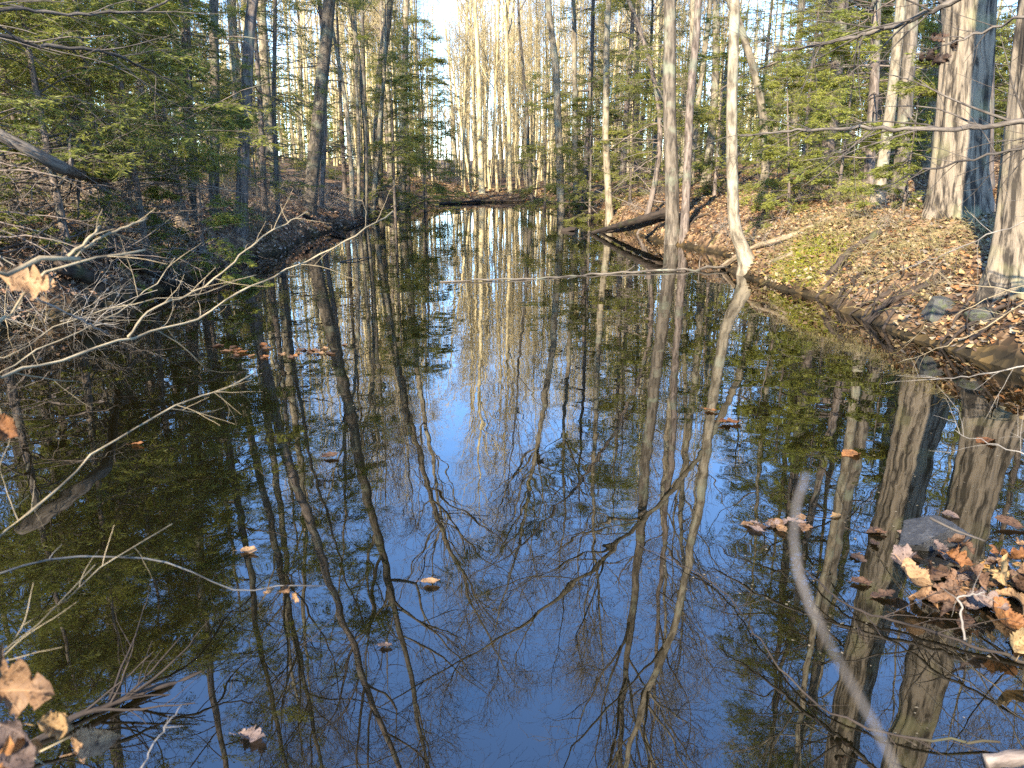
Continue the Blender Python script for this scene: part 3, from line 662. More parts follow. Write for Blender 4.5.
# ------------------------------------------------------------------ litter, straw
def leaf_cards(n, sampler, size, palette, lift=(0.0, 0.035), tilt=0.5):
    x, y = sampler(n); z = ground_h(x, y) + U(*lift, len(x)); N = len(x)
    a = U(0, 2 * np.pi, N); nrm = unit(np.stack([rng.normal(size=N) * tilt, rng.normal(size=N) * tilt, np.ones(N)], -1))
    d = np.stack([np.cos(a), np.sin(a), np.zeros(N)], -1); d = unit(d - (d * nrm).sum(1, keepdims=True) * nrm); w = np.cross(nrm, d)
    L = (size * U(0.55, 1.35, N))[:, None]; Wd = L * U(0.45, 0.75, N)[:, None]; c = np.stack([x, y, z], -1)
    bend = nrm * L * U(-0.1, 0.35, N)[:, None]
    v = np.stack([c - d * L * .5 + bend, c + w * Wd * .5, c + d * L * .5 + bend * U(0, 1, N)[:, None], c - w * Wd * .5], 1)
    pal = np.array(palette)[rng.integers(0, len(palette), N)] * U(0.7, 1.25, N)[:, None]
    col = np.concatenate([np.repeat(pal, 4, 0), np.ones((N * 4, 1))], 1)
    return v.reshape(-1, 3), np.arange(N * 4).reshape(-1, 4), col
def band(side, y0, y1, dmax, power=1.6):
    def f(n):
        y = y0 + (y1 - y0) * R(n) ** power; d = dmax * R(n) ** 1.3 - 0.12
        x = np.interp(y, *XL) - d if side < 0 else np.interp(y, *XR) + d
        ok = ground_h(x, y) > 0.03 + .5 * np.maximum(vnoise(x * 1.7, y * 1.7), 0)
        return x[ok], y[ok]
    return f
PAL_R = [(0.31, 0.20, 0.085), (0.23, 0.13, 0.058), (0.14, 0.08, 0.04), (0.33, 0.235, 0.105), (0.26, 0.115, 0.04), (0.19, 0.12, 0.06), (0.10, 0.06, 0.038), (0.30, 0.225, 0.14), (0.20, 0.16, 0.12)]
PAL_L = [(0.27, 0.17, 0.11), (0.22, 0.125, 0.08), (0.32, 0.235, 0.17), (0.13, 0.085, 0.06), (0.24, 0.145, 0.085), (0.36, 0.28, 0.21)]  # greyer than the right bank: bluish shade is put into these leaf colours
for nm, side, y0, y1, dm, n, pal in (('leaf_litter', 1, 5, 30, 8, 75000, PAL_R), ('leaf_litter', -1, 6, 32, 8, 65000, PAL_L)):
    v, q, c = leaf_cards(n, band(side, y0, y1, dm), 0.072, pal)
    link(nm, new_mesh(nm, v, q, M['litter'], {'lc': c}, smooth=False), kind='stuff',
         label='tan and orange fallen leaves covering the right bank' if side > 0 else 'shade-greyed fallen leaves covering the left bank', cat='leaf litter')
def far_s(n):
    x = U(-7, 5, n); y = U(43, 52, n); ok = ground_h(x, y) > 0; return x[ok], y[ok]
v, q, c = leaf_cards(9000, far_s, 0.12, PAL_R)
link('leaf_litter', new_mesh('leaf_litter', v, q, M['litter'], {'lc': c}, smooth=False), kind='stuff', label='sunlit fallen leaves along the far shore', cat='leaf litter')
def sunk(n):
    x = np.concatenate([rng.normal(2.2, 0.75, n // 2), rng.normal(-1.9, 0.8, n - n // 2)]); y = np.concatenate([rng.normal(2.5, 0.8, n // 2), rng.normal(2.4, 0.7, n - n // 2)])
    ok = (ground_h(x, y) < 0.02) & (y > 1.3); return x[ok], y[ok]
v, q, c = leaf_cards(4600, sunk, 0.085, [(0.30, 0.15, 0.04), (0.20, 0.10, 0.03), (0.10, 0.06, 0.025), (0.38, 0.22, 0.07)], (0.002, 0.02), 0.2)
link('sunken_leaf_litter', new_mesh('sunken_leaf_litter', v, q, M['litter'], {'lc': c}, smooth=False), kind='stuff', label='brown leaves lying on the shallow pond bed', cat='leaf litter')
def straw(n, cx, cy, sx, sy, ln, pal):
    x, y = rng.normal(cx, sx, n), rng.normal(cy, sy, n); z = ground_h(x, y); ok = z > 0.08; x, y, z = x[ok], y[ok], z[ok]; N = len(x)
    p = np.empty((N, 4, 3)); p[:, 0] = np.stack([x, y, z - 0.01], -1)
    d = unit(np.stack([rng.normal(size=N) * .7, rng.normal(size=N) * .7, np.ones(N)], -1)); L = ln * U(.4, 1.3, N)
    for k in range(1, 4):
        d = unit(d + np.stack([rng.normal(size=N) * .15, rng.normal(size=N) * .15, -0.35 * np.ones(N)], -1)); p[:, k] = p[:, k - 1] + d * (L / 3)[:, None]
    v, q, _ = tubes(p, np.full((N, 4), 0.0028) * np.linspace(1, .5, 4), 3)
    pl = np.array(pal)[rng.integers(0, len(pal), N)] * U(.75, 1.2, N)[:, None]
    return v, q, np.concatenate([np.repeat(pl, 12, 0), np.ones((N * 12, 1))], 1)
for (u, vv, n, sx, sy, ln, lab) in ((830, 235, 1700, .6, 1.1, .28, 'yellow straw grass on the sunny slope above the mossy shore'),
                                    (930, 250, 1300, .7, .8, .30, 'straw grass round the foot of the massive furrowed tree')):
    b = hit(u, vv)
    v, q, c = straw(n, b[0], b[1], sx, sy, ln, [(0.30, 0.23, 0.10), (0.36, 0.29, 0.14), (0.22, 0.19, 0.07)])
    link('dry_grass', new_mesh('dry_grass', v, q, M['straw'], {'lc': c}), kind='stuff', label=lab, cat='grass')
b = hit(806, 252)
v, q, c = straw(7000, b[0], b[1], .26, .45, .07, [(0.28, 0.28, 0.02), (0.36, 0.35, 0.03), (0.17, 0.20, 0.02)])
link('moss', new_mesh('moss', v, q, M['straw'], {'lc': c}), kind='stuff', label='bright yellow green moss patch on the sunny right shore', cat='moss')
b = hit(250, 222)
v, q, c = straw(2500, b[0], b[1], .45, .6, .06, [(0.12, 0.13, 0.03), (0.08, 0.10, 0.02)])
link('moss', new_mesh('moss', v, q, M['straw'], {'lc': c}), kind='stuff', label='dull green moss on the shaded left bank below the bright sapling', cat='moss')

# ------------------------------------------------------------------ logs, roots, stones
def stick(name, pts, r0, r1, m, label, cat, sides=10, n=28, twigs=0, tl=0.3, rough=0.0, group=None, tw2=0, wob=0.09, up=0.0, tr=(0.15, 0.98), ta=(22, 55)):
    p = smooth_path(pts, n); o = p[0].copy()
    if m in ('dry', 'greytwig') and cat == 'branch': r0, r1 = r0 * .56, r1 * .65
    if rough: p[1:-1] += rng.normal(size=(n - 2, 3)) * rough
    p = p - o
    r = np.linspace(r0, r1, n) * (1 + 0.12 * np.sin(np.arange(n) * 1.9 + r0 * 700) * (sides > 5))
    pc = np.vstack([p[:1] - (p[1] - p[0]) * .02, p, p[-1:] + (p[-1] - p[-2]) * .02]); rc = np.concatenate([[1e-4], r, [1e-4]])
    root = link(name, None, loc=o, label=label, cat=cat, group=group)
    g = Geo(); g.tube(pc[None], rc[None], sides); link('stem', g.mesh('stem', M[m]), root)
    if twigs:
        A = grow(p[None], r[None], twigs, tr, ta, lambda t: tl * (1.2 - .5 * t), 7, wob, up, 0.5, 0.3, rmin=0.0012)
        if tw2: Bq = grow(*A, tw2, (.2, .95), (25, 60), lambda t: tl * .45 + 0 * t, 5, wob, up, .6, .35, rmin=0.001)
        for k in range(twigs):
            g = Geo(); g.tube(A[0][k:k + 1], A[1][k:k + 1], 5)
            t_ = link('side_twig', g.mesh('side_twig', M[m]), root)
            for j in range(tw2):
                i = k * tw2 + j; g = Geo(); g.tube(Bq[0][i:i + 1], Bq[1][i:i + 1], 4); link('twiglet', g.mesh('twiglet', M[m]), t_)
    return root
def gpt(u, v, up=0.0):
    p = hit(u, v); p[2] = max(gz(p[0], p[1]), 0) + up; return p
w0 = at_z(592, 233, 0.02)
stick('fallen_log', [w0, at_y(632, 222, 19.3), at_y(672, 211, 18.4)], 0.05, 0.11, 'wet', 'upper dark rotten log, its tip in the water by the grey tree', 'log')
stick('fallen_log', [at_z(600, 233, 0.0), at_y(632, 228, 19.6), at_y(666, 217, 19.0)], 0.03, 0.08, 'wet', 'lower dark rotten pole under the upper log by the grey tree', 'log')
stick('fallen_log', [at_z(722, 267, 0.03), gpt(752, 254, .03), gpt(790, 240, .05), gpt(832, 221, .05)], 0.05, 0.035, 'log', 'long thin sunlit log climbing the right bank behind the curved-foot tree', 'log')
stick('fallen_log', [at_z(758, 268, 0.02), gpt(775, 264, .03), gpt(792, 260, .03)], 0.05, 0.04, 'log', 'short pale log at the waterline right of the curved-foot tree', 'log')
stick('fallen_log', [at_z(824, 288, 0.02), gpt(832, 276, .04), gpt(850, 256, .05), gpt(880, 236, .05)], 0.06, 0.045, 'wet', 'black rotten log running down the bank to the mossy shore', 'log', rough=0.01)
stick('drift_branch', [at_z(440, 282, 0.005), at_z(520, 279, 0.015), at_z(600, 274, 0.01), at_z(660, 271, 0.02), at_z(738, 267, 0.04)], 0.010, 0.024, 'grey', 'long drift branch lying flat across the water from the right shore', 'branch', rough=0.012, twigs=12, tl=.35)
stick('fallen_log', [at_z(120, 300, -.05), gpt(90, 292, .15), gpt(60, 285, .2)], .07, .09, 'wet', 'dark half-sunken log under the left bank by the brush', 'log')
stick('fallen_log', [at_z(182, 285, 0.0), gpt(150, 280, .12), gpt(115, 268, .2)], .05, .08, 'wet', 'black log sloping into the water from the left bank', 'log')
stick('fallen_log', [at_y(-60, 105, 7.8), at_y(20, 145, 8.0), at_y(62, 168, 8.2), gpt(110, 190, .1)], .065, .05, 'dark', 'thick leaning dead trunk at the left edge under hemlock boughs', 'log', twigs=14, tl=.8)
stick('fallen_branch', [at_z(398, 214, .03), gpt(372, 222, .05), gpt(345, 232, .06)], .02, .04, 'wet', 'dark branch at the waterline below the pale clump', 'branch', twigs=8, tl=.6)
stick('fallen_branch', [gpt(300, 215, .05), gpt(325, 228, .04), at_z(345, 238, .02)], .05, .03, 'wet', 'dark pole lying down the left bank below the large leaning tree', 'branch')
stick('drift_branch', [at_z(340, 262, .005), at_z(355, 259, .03), at_z(372, 257, .01)], .012, .008, 'dark', 'short dark crooked stick poking out of water below the pale clump', 'branch', twigs=3, tl=.4)
stick('fallen_branch', [at_y(505, 199, 44), at_y(530, 197, 44), at_y(552, 203, 42)], .05, .03, 'wet', 'dark branch low over the far shore', 'branch', twigs=8, tl=1.0)
stick('fallen_log', [at_z(440, 204, .05), at_y(480, 201, 43.0), at_y(528, 201, 43.2)], .08, .05, 'wet', 'long dark log along the far waterline', 'log')
ROOTS = []
for i in range(20):
    y = U(6.6, 10.8) if i < 14 else U(15, 22); x0 = float(np.interp(y, *XR))
    while gz(x0, y) < 0.02: x0 += .03
    a = np.array([x0 - .06, y, -.04]); dy = U(-.25, .25)
    b = np.array([x0 + .10, y + dy * .5, gz(x0 + .10, y + dy * .5) + .035]); c = np.array([x0 + .35, y + dy, gz(x0 + .35, y + dy) + .02]); d = np.array([x0 + .7, y + dy * 1.6, gz(x0 + .7, y + dy * 1.6) - .04])
    ROOTS.append(stick('exposed_root', [a, b, c, d], U(.008, .02), U(.02, .045), 'wet', 'x', 'root', 7, 18, 6, .3, .008, group='roots in the undercut right bank', wob=.2))
for k, o in enumerate(sorted(ROOTS, key=lambda o: -o.location.y)):
    o['label'] = ('farthest' if k == 0 else ['second', 'third', 'fourth', 'fifth', 'sixth', 'seventh', 'eighth', 'ninth', 'tenth', 'eleventh', 'twelfth', 'thirteenth', 'fourteenth', 'fifteenth', 'sixteenth', 'seventeenth', 'eighteenth', 'nineteenth', 'twentieth'][k - 1] + ' farthest') + ' dark root in the undercut edge of the right bank'
def stone(name, loc, size, label, m='rock', seed=0, rz=0.0, flat=1.0, sub=5):
    import bmesh
    bm = bmesh.new(); bmesh.ops.create_icosphere(bm, subdivisions=sub, radius=1)
    rs = np.random.default_rng(seed)
    pl = unit(rs.normal(size=(14, 3)) * np.array([1, 1, .8])); of = rs.uniform(.42, .75, 14)
    for v in bm.verts:
        c = np.array(v.co)
        for a, b in zip(pl, of):
            d = c @ a - b
            if d > 0: c = c - a * d
        c += unit(c) * 0.05 * float(fbm(np.array([c[0] * 3 + seed]), np.array([c[1] * 3 + c[2] * 2]), 4)[0])
        v.co = c * np.array(size)
    me = bpy.data.meshes.new(name); bm.to_mesh(me); bm.free(); me.materials.append(M[m])
    me.polygons.foreach_set('use_smooth', np.ones(len(me.polygons), bool))
    o = link(name, me, loc=loc, label=label, cat='stone'); o.rotation_euler = (0, 0, rz)
    return o
p = at_z(937, 543, 0.0)
stone('stone', (p[0], p[1] + .05, .015), (.27, .19, .13), 'flat grey stone among leaves at the lower right', seed=4, rz=.1)
p = gpt(938, 312); stone('stone', p + np.array([0, .05, -.06]), (.27, .25, .19), 'dark mossy stone in the bank beside the right edge trunk', 'mossrock', 7)
p = at_z(568, 231, 0.0); stone('stone', p + np.array([0, 0, .04]), (.22, .15, .12), 'small dark snag rising from the water left of the fallen logs', 'wet', 9)
p = gpt(985, 318); stone('stone', p + np.array([0, 0, -.06]), (.22, .18, .13), 'small mossy stone below the right edge trunk', 'mossrock', 12)

# ------------------------------------------------------------------ leaves
def leaf_mesh(kind, curl, fold, seed):
    rs = np.random.default_rng(seed); nl, nw = 29, 7
    t = np.linspace(0, 1, nl)
    if kind == 'beech': w = 0.32 * np.sin(np.pi * t ** 0.85) ** 0.9
    else:
        w = 0.33 * np.sin(np.pi * t ** 0.8) ** 0.75 * (0.45 + 0.55 * np.abs(np.cos(t * np.pi * 3.5)) ** .7)
    w = np.maximum(w * (1 + .10 * (np.arange(nl) % 2)), 0.010)
    s = np.linspace(-1, 1, nw)
    T, Sg = np.meshgrid(t, s, indexing='ij')
    x = T - .5 + (0.10 * np.abs(Sg) * (1 if kind != 'beech' else .5)); wj = np.where(Sg > 0, 1 + .12 * rs.normal(size=(nl, 1)), 1 + .12 * rs.normal(size=(nl, 1))); y = Sg * w[:, None] * wj + .10 * np.sin(T * 2.6 + rs.uniform(0, 6))
    z = fold * np.abs(Sg) ** 1.3 * w[:, None] + curl * (T - .45) ** 2 * 1.5 + 0.09 * np.sin(T * 11 + rs.uniform(0, 6)) * Sg * np.abs(Sg) + .06 * np.sin(T * 5 + Sg * 2 + rs.uniform(0, 6))
    v = np.stack([x, y, z], -1).reshape(-1, 3)
    i = (np.arange(nl - 1)[:, None] * nw + np.arange(nw - 1)[None]).ravel()
    q = np.stack([i, i + nw, i + nw + 1, i + 1], -1)
    st = np.linspace(0, 1, 5)[:, None]; sp = np.array([-.5, 0, v[nw // 2, 2]]) + st * np.array([-.28, .04, .02])
    tv, tq, _ = tubes(sp[None], np.full((1, 5), .012), 4)
    return np.concatenate([v, tv]), np.concatenate([q, tq + len(v)])
LEAFV = [leaf_mesh(k, c, f, i) for i, (k, c, f) in enumerate([('beech', .45, .7), ('beech', .9, 1.2), ('oak', .5, .6), ('oak', .9, 1.0), ('beech', -.6, .9), ('oak', -.6, .8)])]
LEAFM = {}
def leaf(loc, size, kind, m, rot, label, group=None):
    key = (kind, m)
    if key not in LEAFM:
        v, q = LEAFV[kind]; LEAFM[key] = new_mesh('leaf', v, q, M[m])
    o = link('leaf', LEAFM[key], loc=loc, label=label, cat='leaf', group=group)
    o.scale = (size, size, size * (.35 if loc[2] < .02 else 1)); o.rotation_euler = rot
    return o
FLOAT = [(248, 551, 'leaf_tan', .085, 'small tan leaf floating alone left of the blue reflection'), (430, 582, 'leaf_tan', .075, 'pale leaf floating alone on the blue reflection'),
         (710, 410, 'leaf_orange', .10, 'upper of two orange leaves floating in the right half'), (729, 423, 'leaf_orange', .15, 'lower of two orange leaves floating in the right half'),
         (850, 453, 'leaf_orange', .13, 'orange leaf floating on the reflection of the massive trunk'), (835, 515, 'leaf_gold', .06, 'small golden leaf floating left of the grey stone'),
         (137, 444, 'leaf_orange', .08, 'orange leaf floating beside the long twig at left'), (330, 456, 'leaf_brown', .10, 'brown leaf floating in dark water below the leaf raft'),
         (384, 645, 'leaf_grey', .05, 'tiny dull leaf floating in the blue lower centre'), (250, 738, 'leaf_grey', .09, 'grey brown leaf floating near the lower left corner twigs'),
         (985, 440, 'leaf_orange', .14, 'long orange leaf floating below the right bank by the edge')]
for i, (u, v, m, s, lab) in enumerate(FLOAT):
    p = at_z(u, v, 0.008); leaf(p, s, i % 6, m, (U(-.1, .1), U(-.1, .1), U(-.5, .5)), lab)
for i in range(26):      # the raft of leaves at left
    p = at_z(U(215, 345), rng.normal(352, 3.5), .002)
    leaf(p, U(.07, .13), i % 6, ['leaf_brown', 'leaf_tan', 'leaf_brown', 'leaf_orange'][i % 4], (U(-.05, .05), U(-.05, .05), U(0, 6.28)), 'dry leaf in the long floating raft left of centre', 'raft of floating leaves left of centre')
for i in range(16):
    p = at_z(rng.normal(775, 22), rng.normal(523, 4), .006)
    leaf(p, U(.05, .09), i % 6, ['leaf_grey', 'leaf_tan', 'leaf_brown'][i % 3], (U(-.15, .15), U(-.15, .15), U(0, 6.28)), 'small dull leaf in the floating patch left of the stone', 'floating patch left of the stone')
for i in range(13):
    p = at_z(U(850, 960), rng.normal(545, 22), -.01); 
    leaf((p[0], p[1], .008), U(.06, .10), i % 6, ['leaf_brown', 'leaf_grey', 'leaf_dead'][i % 3], (U(-.15, .15), U(-.15, .15), U(0, 6.28)), 'wet leaf floating between the stone and the trunk reflection', 'wet leaves round the grey stone')
PILE = [(913, 582, 'leaf_tan', .15, 'pinkish tan leaf hanging from the left of the leaf pile'), (905, 560, 'leaf_grey', .13, 'dull pink leaf just below the left end of the stone'),
        (1003, 572, 'leaf_gold', .15, 'bright golden leaf, brightest in the lower right pile'), (1015, 600, 'leaf_tan', .13, 'tan leaf cut by the right edge under the golden leaf'),
        (955, 560, 'leaf_orange', .10, 'small orange leaf tucked below the grey stone'), (985, 600, 'leaf_grey', .12, 'dull leaf left of the tan edge leaf'),
        (1000, 625, 'leaf_orange', .14, 'orange leaf low in the right edge pile'), (1018, 645, 'leaf_gold', .12, 'lowest golden leaf at the right edge'), (975, 575, 'leaf_brown', .12, 'dark brown leaf between stone and golden leaf'),
        (930, 570, 'leaf_brown', .12, 'dark wet leaf in the middle of the pile'), (1012, 560, 'leaf_orange', .12, 'orange leaf at the right edge above the golden leaf'), (940, 548, 'leaf_grey', .08, 'pale scrap of leaf on the front of the grey stone')]
for i, (u, v, m, s, lab) in enumerate(PILE):
    p = at_z(u, v, .06 + .03 * (i % 3)); leaf(p, s, (i * 5 + 1) % 6, m, (U(-.5, .5) + .35, U(-.4, .4), U(0, 6.28)), lab)
for i in range(38):
    p = at_z(rng.normal(975, 38), rng.normal(585, 22), .02); leaf((p[0], p[1], max(gz(p[0], p[1]), 0) + U(.005, .04)), U(.07, .13), i % 6, ['leaf_brown', 'leaf_grey', 'leaf_dead', 'leaf_tan', 'leaf_brown'][i % 5], (U(-.3, .3), U(-.3, .3), U(0, 6.28)),
                                                                'matted wet leaf in the pile in front of the grey stone', 'leaf pile in front of the grey stone')
SUNK = [(110, 655, 'leaf_gold', .17), (78, 650, 'leaf_orange', .14), (130, 672, 'leaf_orange', .10), (45, 655, 'leaf_orange', .12), (70, 640, 'leaf_gold', .12), (128, 625, 'leaf_orange', .10), (35, 700, 'leaf_orange', .12), (60, 690, 'leaf_orange', .10)]
for i, (u, v, m, s) in enumerate(SUNK):
    p = at_z(u, v, -.05); leaf((p[0], p[1], -.045 - .004 * i), s, i % 6, m, (U(-.1, .1), U(-.1, .1), U(-.6, .9)), 'amber leaf just under the surface at the lower left', 'amber leaves under the surface at the lower left')
NEAR = [(6, 690, 'leaf_tan', .12, (1.0, .2, .3), 'largest curled tan leaf, cut by the lower left edge', 1.45), (28, 735, 'leaf_grey', .085, (1.1, .5, -.3), 'hanging grey tan leaf below the largest lower left leaf', 1.42),
        (55, 728, 'leaf_gold', .055, (.6, .2, .2), 'small pale gold leaf on a twig at the lower left', 1.5), (92, 742, 'leaf_tan', .075, (.7, -.3, .25), 'curled tan leaf, rightmost of the lower left cluster', 1.5),
        (28, 281, 'leaf_tan', .115, (1.1, .1, .15), 'large tan leaf caught on the thick pale twig at left', 2.0), (0, 428, 'leaf_orange', .06, (1.0, .5, .3), 'orange leaf peeking in at the left edge', 1.6),
        (12, 755, 'leaf_orange', .07, (.8, .2, .7), 'orange leaf in the lower left corner', 1.42)]
for i, (u, v, m, s, r, lab, d) in enumerate(NEAR): leaf(at_d(u, v, d), s, [3, 1, 0, 4, 2, 0, 5][i], m, r, lab)
for i, (u, v) in enumerate([(272, 592), (284, 588), (297, 597)]):
    leaf(at_d(u, v, 2.3), .035, (1, 4, 3)[i], 'leaf_tan', (1.2, U(-1, 1), U(0, 6)), ['left', 'middle', 'right and largest'][i] + ' shrivelled leaf on the grey curved twig over water')
for i, (u, v, s, t) in enumerate([(930, 38, .10, 'leftmost upper'), (938, 40, .11, 'uppermost'), (927, 55, .10, 'lower left'), (935, 62, .13, 'lowest hanging'), (942, 58, .10, 'lower right'), (950, 48, .09, 'rightmost'), (918, 57, .08, 'outlying left'), (957, 45, .08, 'outlying right')]):
    leaf(at_d(u, v, 5.0), s * .75, (1, 3)[i % 2], 'leaf_dead', (1.3, U(-.8, .8), U(0, 6)), t + ' dead brown leaf of the bunch in front of the massive trunk', 'bunch of dead leaves before the massive trunk')

# ------------------------------------------------------------------ foreground branches (rooted on the banks beside the frame)
def px(lst):
    p = [at_d(u, v, d) for u, v, d in lst]
    if lst[0][0] > 1060 or (lst[0][0] < -55 and lst[0][1] < 25): p = [p[0] + (p[0] - p[1]) * 1.6] + p      # carry on outside the frame to the stem
    return p
LROOT = np.array([-2.7, 1.7, -0.1])
def lstem(*pts): return [LROOT + rng.normal(size=3) * .12, LROOT + np.array([.3, .2, .55]) + rng.normal(size=3) * .1] + px(pts)
stick('bare_branch', lstem((-60, 400, 2.4), (0, 375, 2.5), (60, 362, 2.6), (128, 337, 2.75), (187, 323, 2.9), (256, 285, 3.1), (305, 262, 3.3), (350, 240, 3.4), (393, 211, 3.6)), .011, .004, 'dry', 'longest pale branch reaching over the water from the left edge', 'branch', 7, 60, 22, .28, .004, tw2=1)
stick('bare_branch', px([(128, 337, 2.75), (153, 308, 2.85), (203, 288, 2.95), (256, 242, 3.1), (308, 211, 3.3)]), .007, .003, 'dry', 'pale fork rising from the longest branch toward the left bank', 'branch', 6, 30, 12, .18, .003)
stick('bare_branch', lstem((-40, 350, 2.0), (0, 328, 2.0), (18, 300, 2.0), (45, 275, 2.05), (75, 258, 2.1), (112, 256, 2.15), (145, 250, 2.2)), .011, .004, 'dry', 'thick pale branch passing behind the large tan leaf', 'branch', 7, 40, 10, .2, .004)
stick('bare_branch', lstem((-40, 300, 1.9), (0, 279, 1.9), (35, 262, 1.95), (80, 259, 2.0)), .011, .008, 'dry', 'stubby cream branch holding the large tan leaf', 'branch', 7, 30, 4, .12, .003)
stick('bare_branch', px([(68, 256, 2.1), (88, 240, 2.12), (100, 226, 2.15)]), .008, .005, 'dry', 'broken pale stub pointing up right of the tan leaf', 'branch', 7, 12, 3, .08, .002)
stick('bare_branch', px([(75, 258, 2.1), (100, 238, 2.15), (130, 225, 2.2), (147, 218, 2.25)]), .006, .004, 'dry', 'pale twig running just right of the broken stub', 'branch', 6, 14, 3, .1, .002)
stick('bare_branch', lstem((-50, 560, 1.9), (0, 533, 2.0), (45, 500, 2.1), (90, 458, 2.25), (133, 430, 2.35), (167, 411, 2.45), (212, 392, 2.55), (256, 372, 2.7)), .009, .003, 'dry', 'pale branch rising below the longest one across dark water', 'branch', 7, 44, 18, .24, .004, tw2=1)
stick('bare_branch', lstem((-30, 580, 1.9), (0, 572, 1.9), (50, 560, 2.0), (100, 556, 2.05), (150, 560, 2.1), (190, 570, 2.15), (240, 592, 2.25), (280, 586, 2.3), (325, 586, 2.35)), .006, .0025, 'greytwig', 'grey arched twig bearing small shrivelled leaves over dark water', 'branch', 7, 44, 5, .08, .002)
stick('bare_branch', lstem((-30, 395, 2.6), (0, 372, 2.6), (60, 340, 2.7), (110, 316, 2.8), (150, 290, 2.95), (175, 258, 3.1)), .006, .0025, 'dry', 'thin pale branch crossing under the tan leaf to the bank brush', 'branch', 6, 36, 14, .25, .004)
stick('bare_branch', lstem((-30, 350, 2.7), (0, 358, 2.7), (60, 325, 2.8), (130, 305, 2.9), (190, 295, 3.0), (256, 275, 3.2)), .005, .002, 'dry', 'slight pale branch parallel above the longest branch', 'branch', 6, 36, 14, .22, .004)
stick('bare_branch', px([(35, 297, 2.2), (75, 317, 2.3), (110, 335, 2.4)]), .005, .003, 'greytwig', 'grey twig slanting down right below the tan leaf', 'branch', 6, 16, 3, .15, .003)
stick('bare_branch', lstem((-30, 660, 1.8), (0, 640, 1.8), (60, 600, 1.9), (110, 560, 2.0), (172, 524, 2.1)), .0035, .0015, 'dry', 'thin straw twig crossing the grey arched twig', 'branch', 5, 30, 8, .15, .003)
stick('bare_branch', lstem((-30, 690, 1.7), (0, 655, 1.7), (50, 615, 1.8), (95, 565, 1.9)), .003, .0014, 'dry', 'short straw twig nearest the lower left leaves', 'branch', 5, 30, 6, .15, .003)
stick('bare_branch', px([(140, 770, 1.75), (160, 735, 1.8), (183, 704, 1.85)]), .003, .0018, 'greytwig', 'short pale stalk rising from the bottom edge at left', 'branch', 5, 14, 2, .05, .002)
stick('bare_branch', lstem((0, 765, 1.6), (25, 735, 1.5), (55, 728, 1.5), (80, 732, 1.5)), .004, .002, 'dry', 'leafy twig of the lower left corner cluster', 'branch', 5, 24, 3, .06, .002)
stick('sunken_branch', [at_z(30, 745, .0), at_z(90, 712, .02), at_z(150, 690, .01), at_z(220, 668, -.01), at_z(300, 655, -.03)], .012, .005, 'wet', 'dark branch lying in shallow water right of the lower left leaves', 'branch', 7, 30, 14, .3, .004, tw2=2)
# right
RR = np.array([6.2, 6.0, 0.9])
def rstem(*pts): return [RR + rng.normal(size=3) * .1] + px(pts)
stick('overhanging_branch', px([(1110, 116, 6.2), (1024, 122, 6.0), (988, 127, 6.0), (930, 129, 6.0), (868, 128, 6.1), (800, 131, 6.3), (740, 136, 6.6)]), .026, .006, 'dark', 'long level branch crossing in front of the massive trunk', 'branch', 8, 44, 20, .7, .006, tw2=3, up=-.02)
stick('overhanging_branch', px([(1000, -30, 5.5), (957, 0, 5.5), (910, 20, 5.6), (870, 33, 5.7), (820, 45, 5.9), (768, 53, 6.2)]), .02, .006, 'dark', 'dark branch slanting down left from the top edge by massive trunk', 'branch', 8, 36, 16, .6, .006, tw2=3)
stick('overhanging_branch', px([(1090, 0, 4.8), (1024, 17, 4.9), (1000, 25, 5.0), (970, 38, 5.0), (940, 48, 5.0), (915, 58, 5.1)]), .012, .004, 'dark', 'dark twig carrying the bunch of dead leaves', 'branch', 7, 30, 12, .3, .005, tw2=2)
stick('overhanging_branch', px([(1090, 130, 5.5), (1024, 148, 5.5), (970, 160, 5.6), (920, 172, 5.7), (880, 190, 5.9)]), .012, .004, 'dark', 'drooping branch below the long level one', 'branch', 7, 30, 16, .5, .006, tw2=3, up=-.02)
stick('overhanging_branch', px([(868, 132, 6.1), (850, 148, 6.1), (825, 158, 6.2)]), .008, .003, 'dark', 'short dark fork under the left part of the long level branch', 'branch', 6, 14, 8, .4, .005, tw2=2)
stick('overhanging_branch', px([(1080, 180, 5.2), (1024, 222, 5.3), (990, 235, 5.3), (935, 258, 5.5), (890, 275, 5.8), (850, 300, 6.2)]), .009, .003, 'greytwig', 'thin pale branch slanting down left across the sunny bank', 'branch', 6, 36, 10, .3, .005)
stick('bare_branch', px([(1090, 300, 4.6), (1024, 293, 4.6), (980, 286, 4.7), (935, 282, 4.9)]), .009, .003, 'dry', 'pale level branch before the right edge trunk', 'branch', 6, 24, 8, .25, .004)
stick('bare_branch', px([(1090, 260, 4.6), (1024, 303, 4.5), (980, 330, 4.5), (940, 348, 4.6), (898, 363, 4.8)]), .008, .003, 'dry', 'pale branch dipping to the water below the right edge trunk', 'branch', 6, 30, 8, .2, .004)
stick('bare_branch', px([(1090, 270, 4.8), (1010, 290, 4.8), (960, 312, 4.8), (925, 330, 5.0), (903, 345, 5.1)]), .006, .0025, 'dry', 'second thin pale branch just above the dipping one', 'branch', 6, 28, 6, .2, .004)
stick('bare_branch', px([(1090, 350, 4.0), (1024, 366, 4.0), (985, 374, 4.0), (950, 378, 4.1), (925, 380, 4.2)]), .008, .003, 'greytwig', 'grey branch low over the water at the right edge', 'branch', 6, 28, 7, .25, .004, tw2=1)
stick('bare_branch', px([(1100, 480, 3.3), (1024, 455, 3.4), (985, 442, 3.5), (955, 430, 3.6)]), .006, .002, 'greytwig', 'grey forked twig over the water left of the right edge', 'branch', 6, 24, 10, .25, .004, tw2=2)
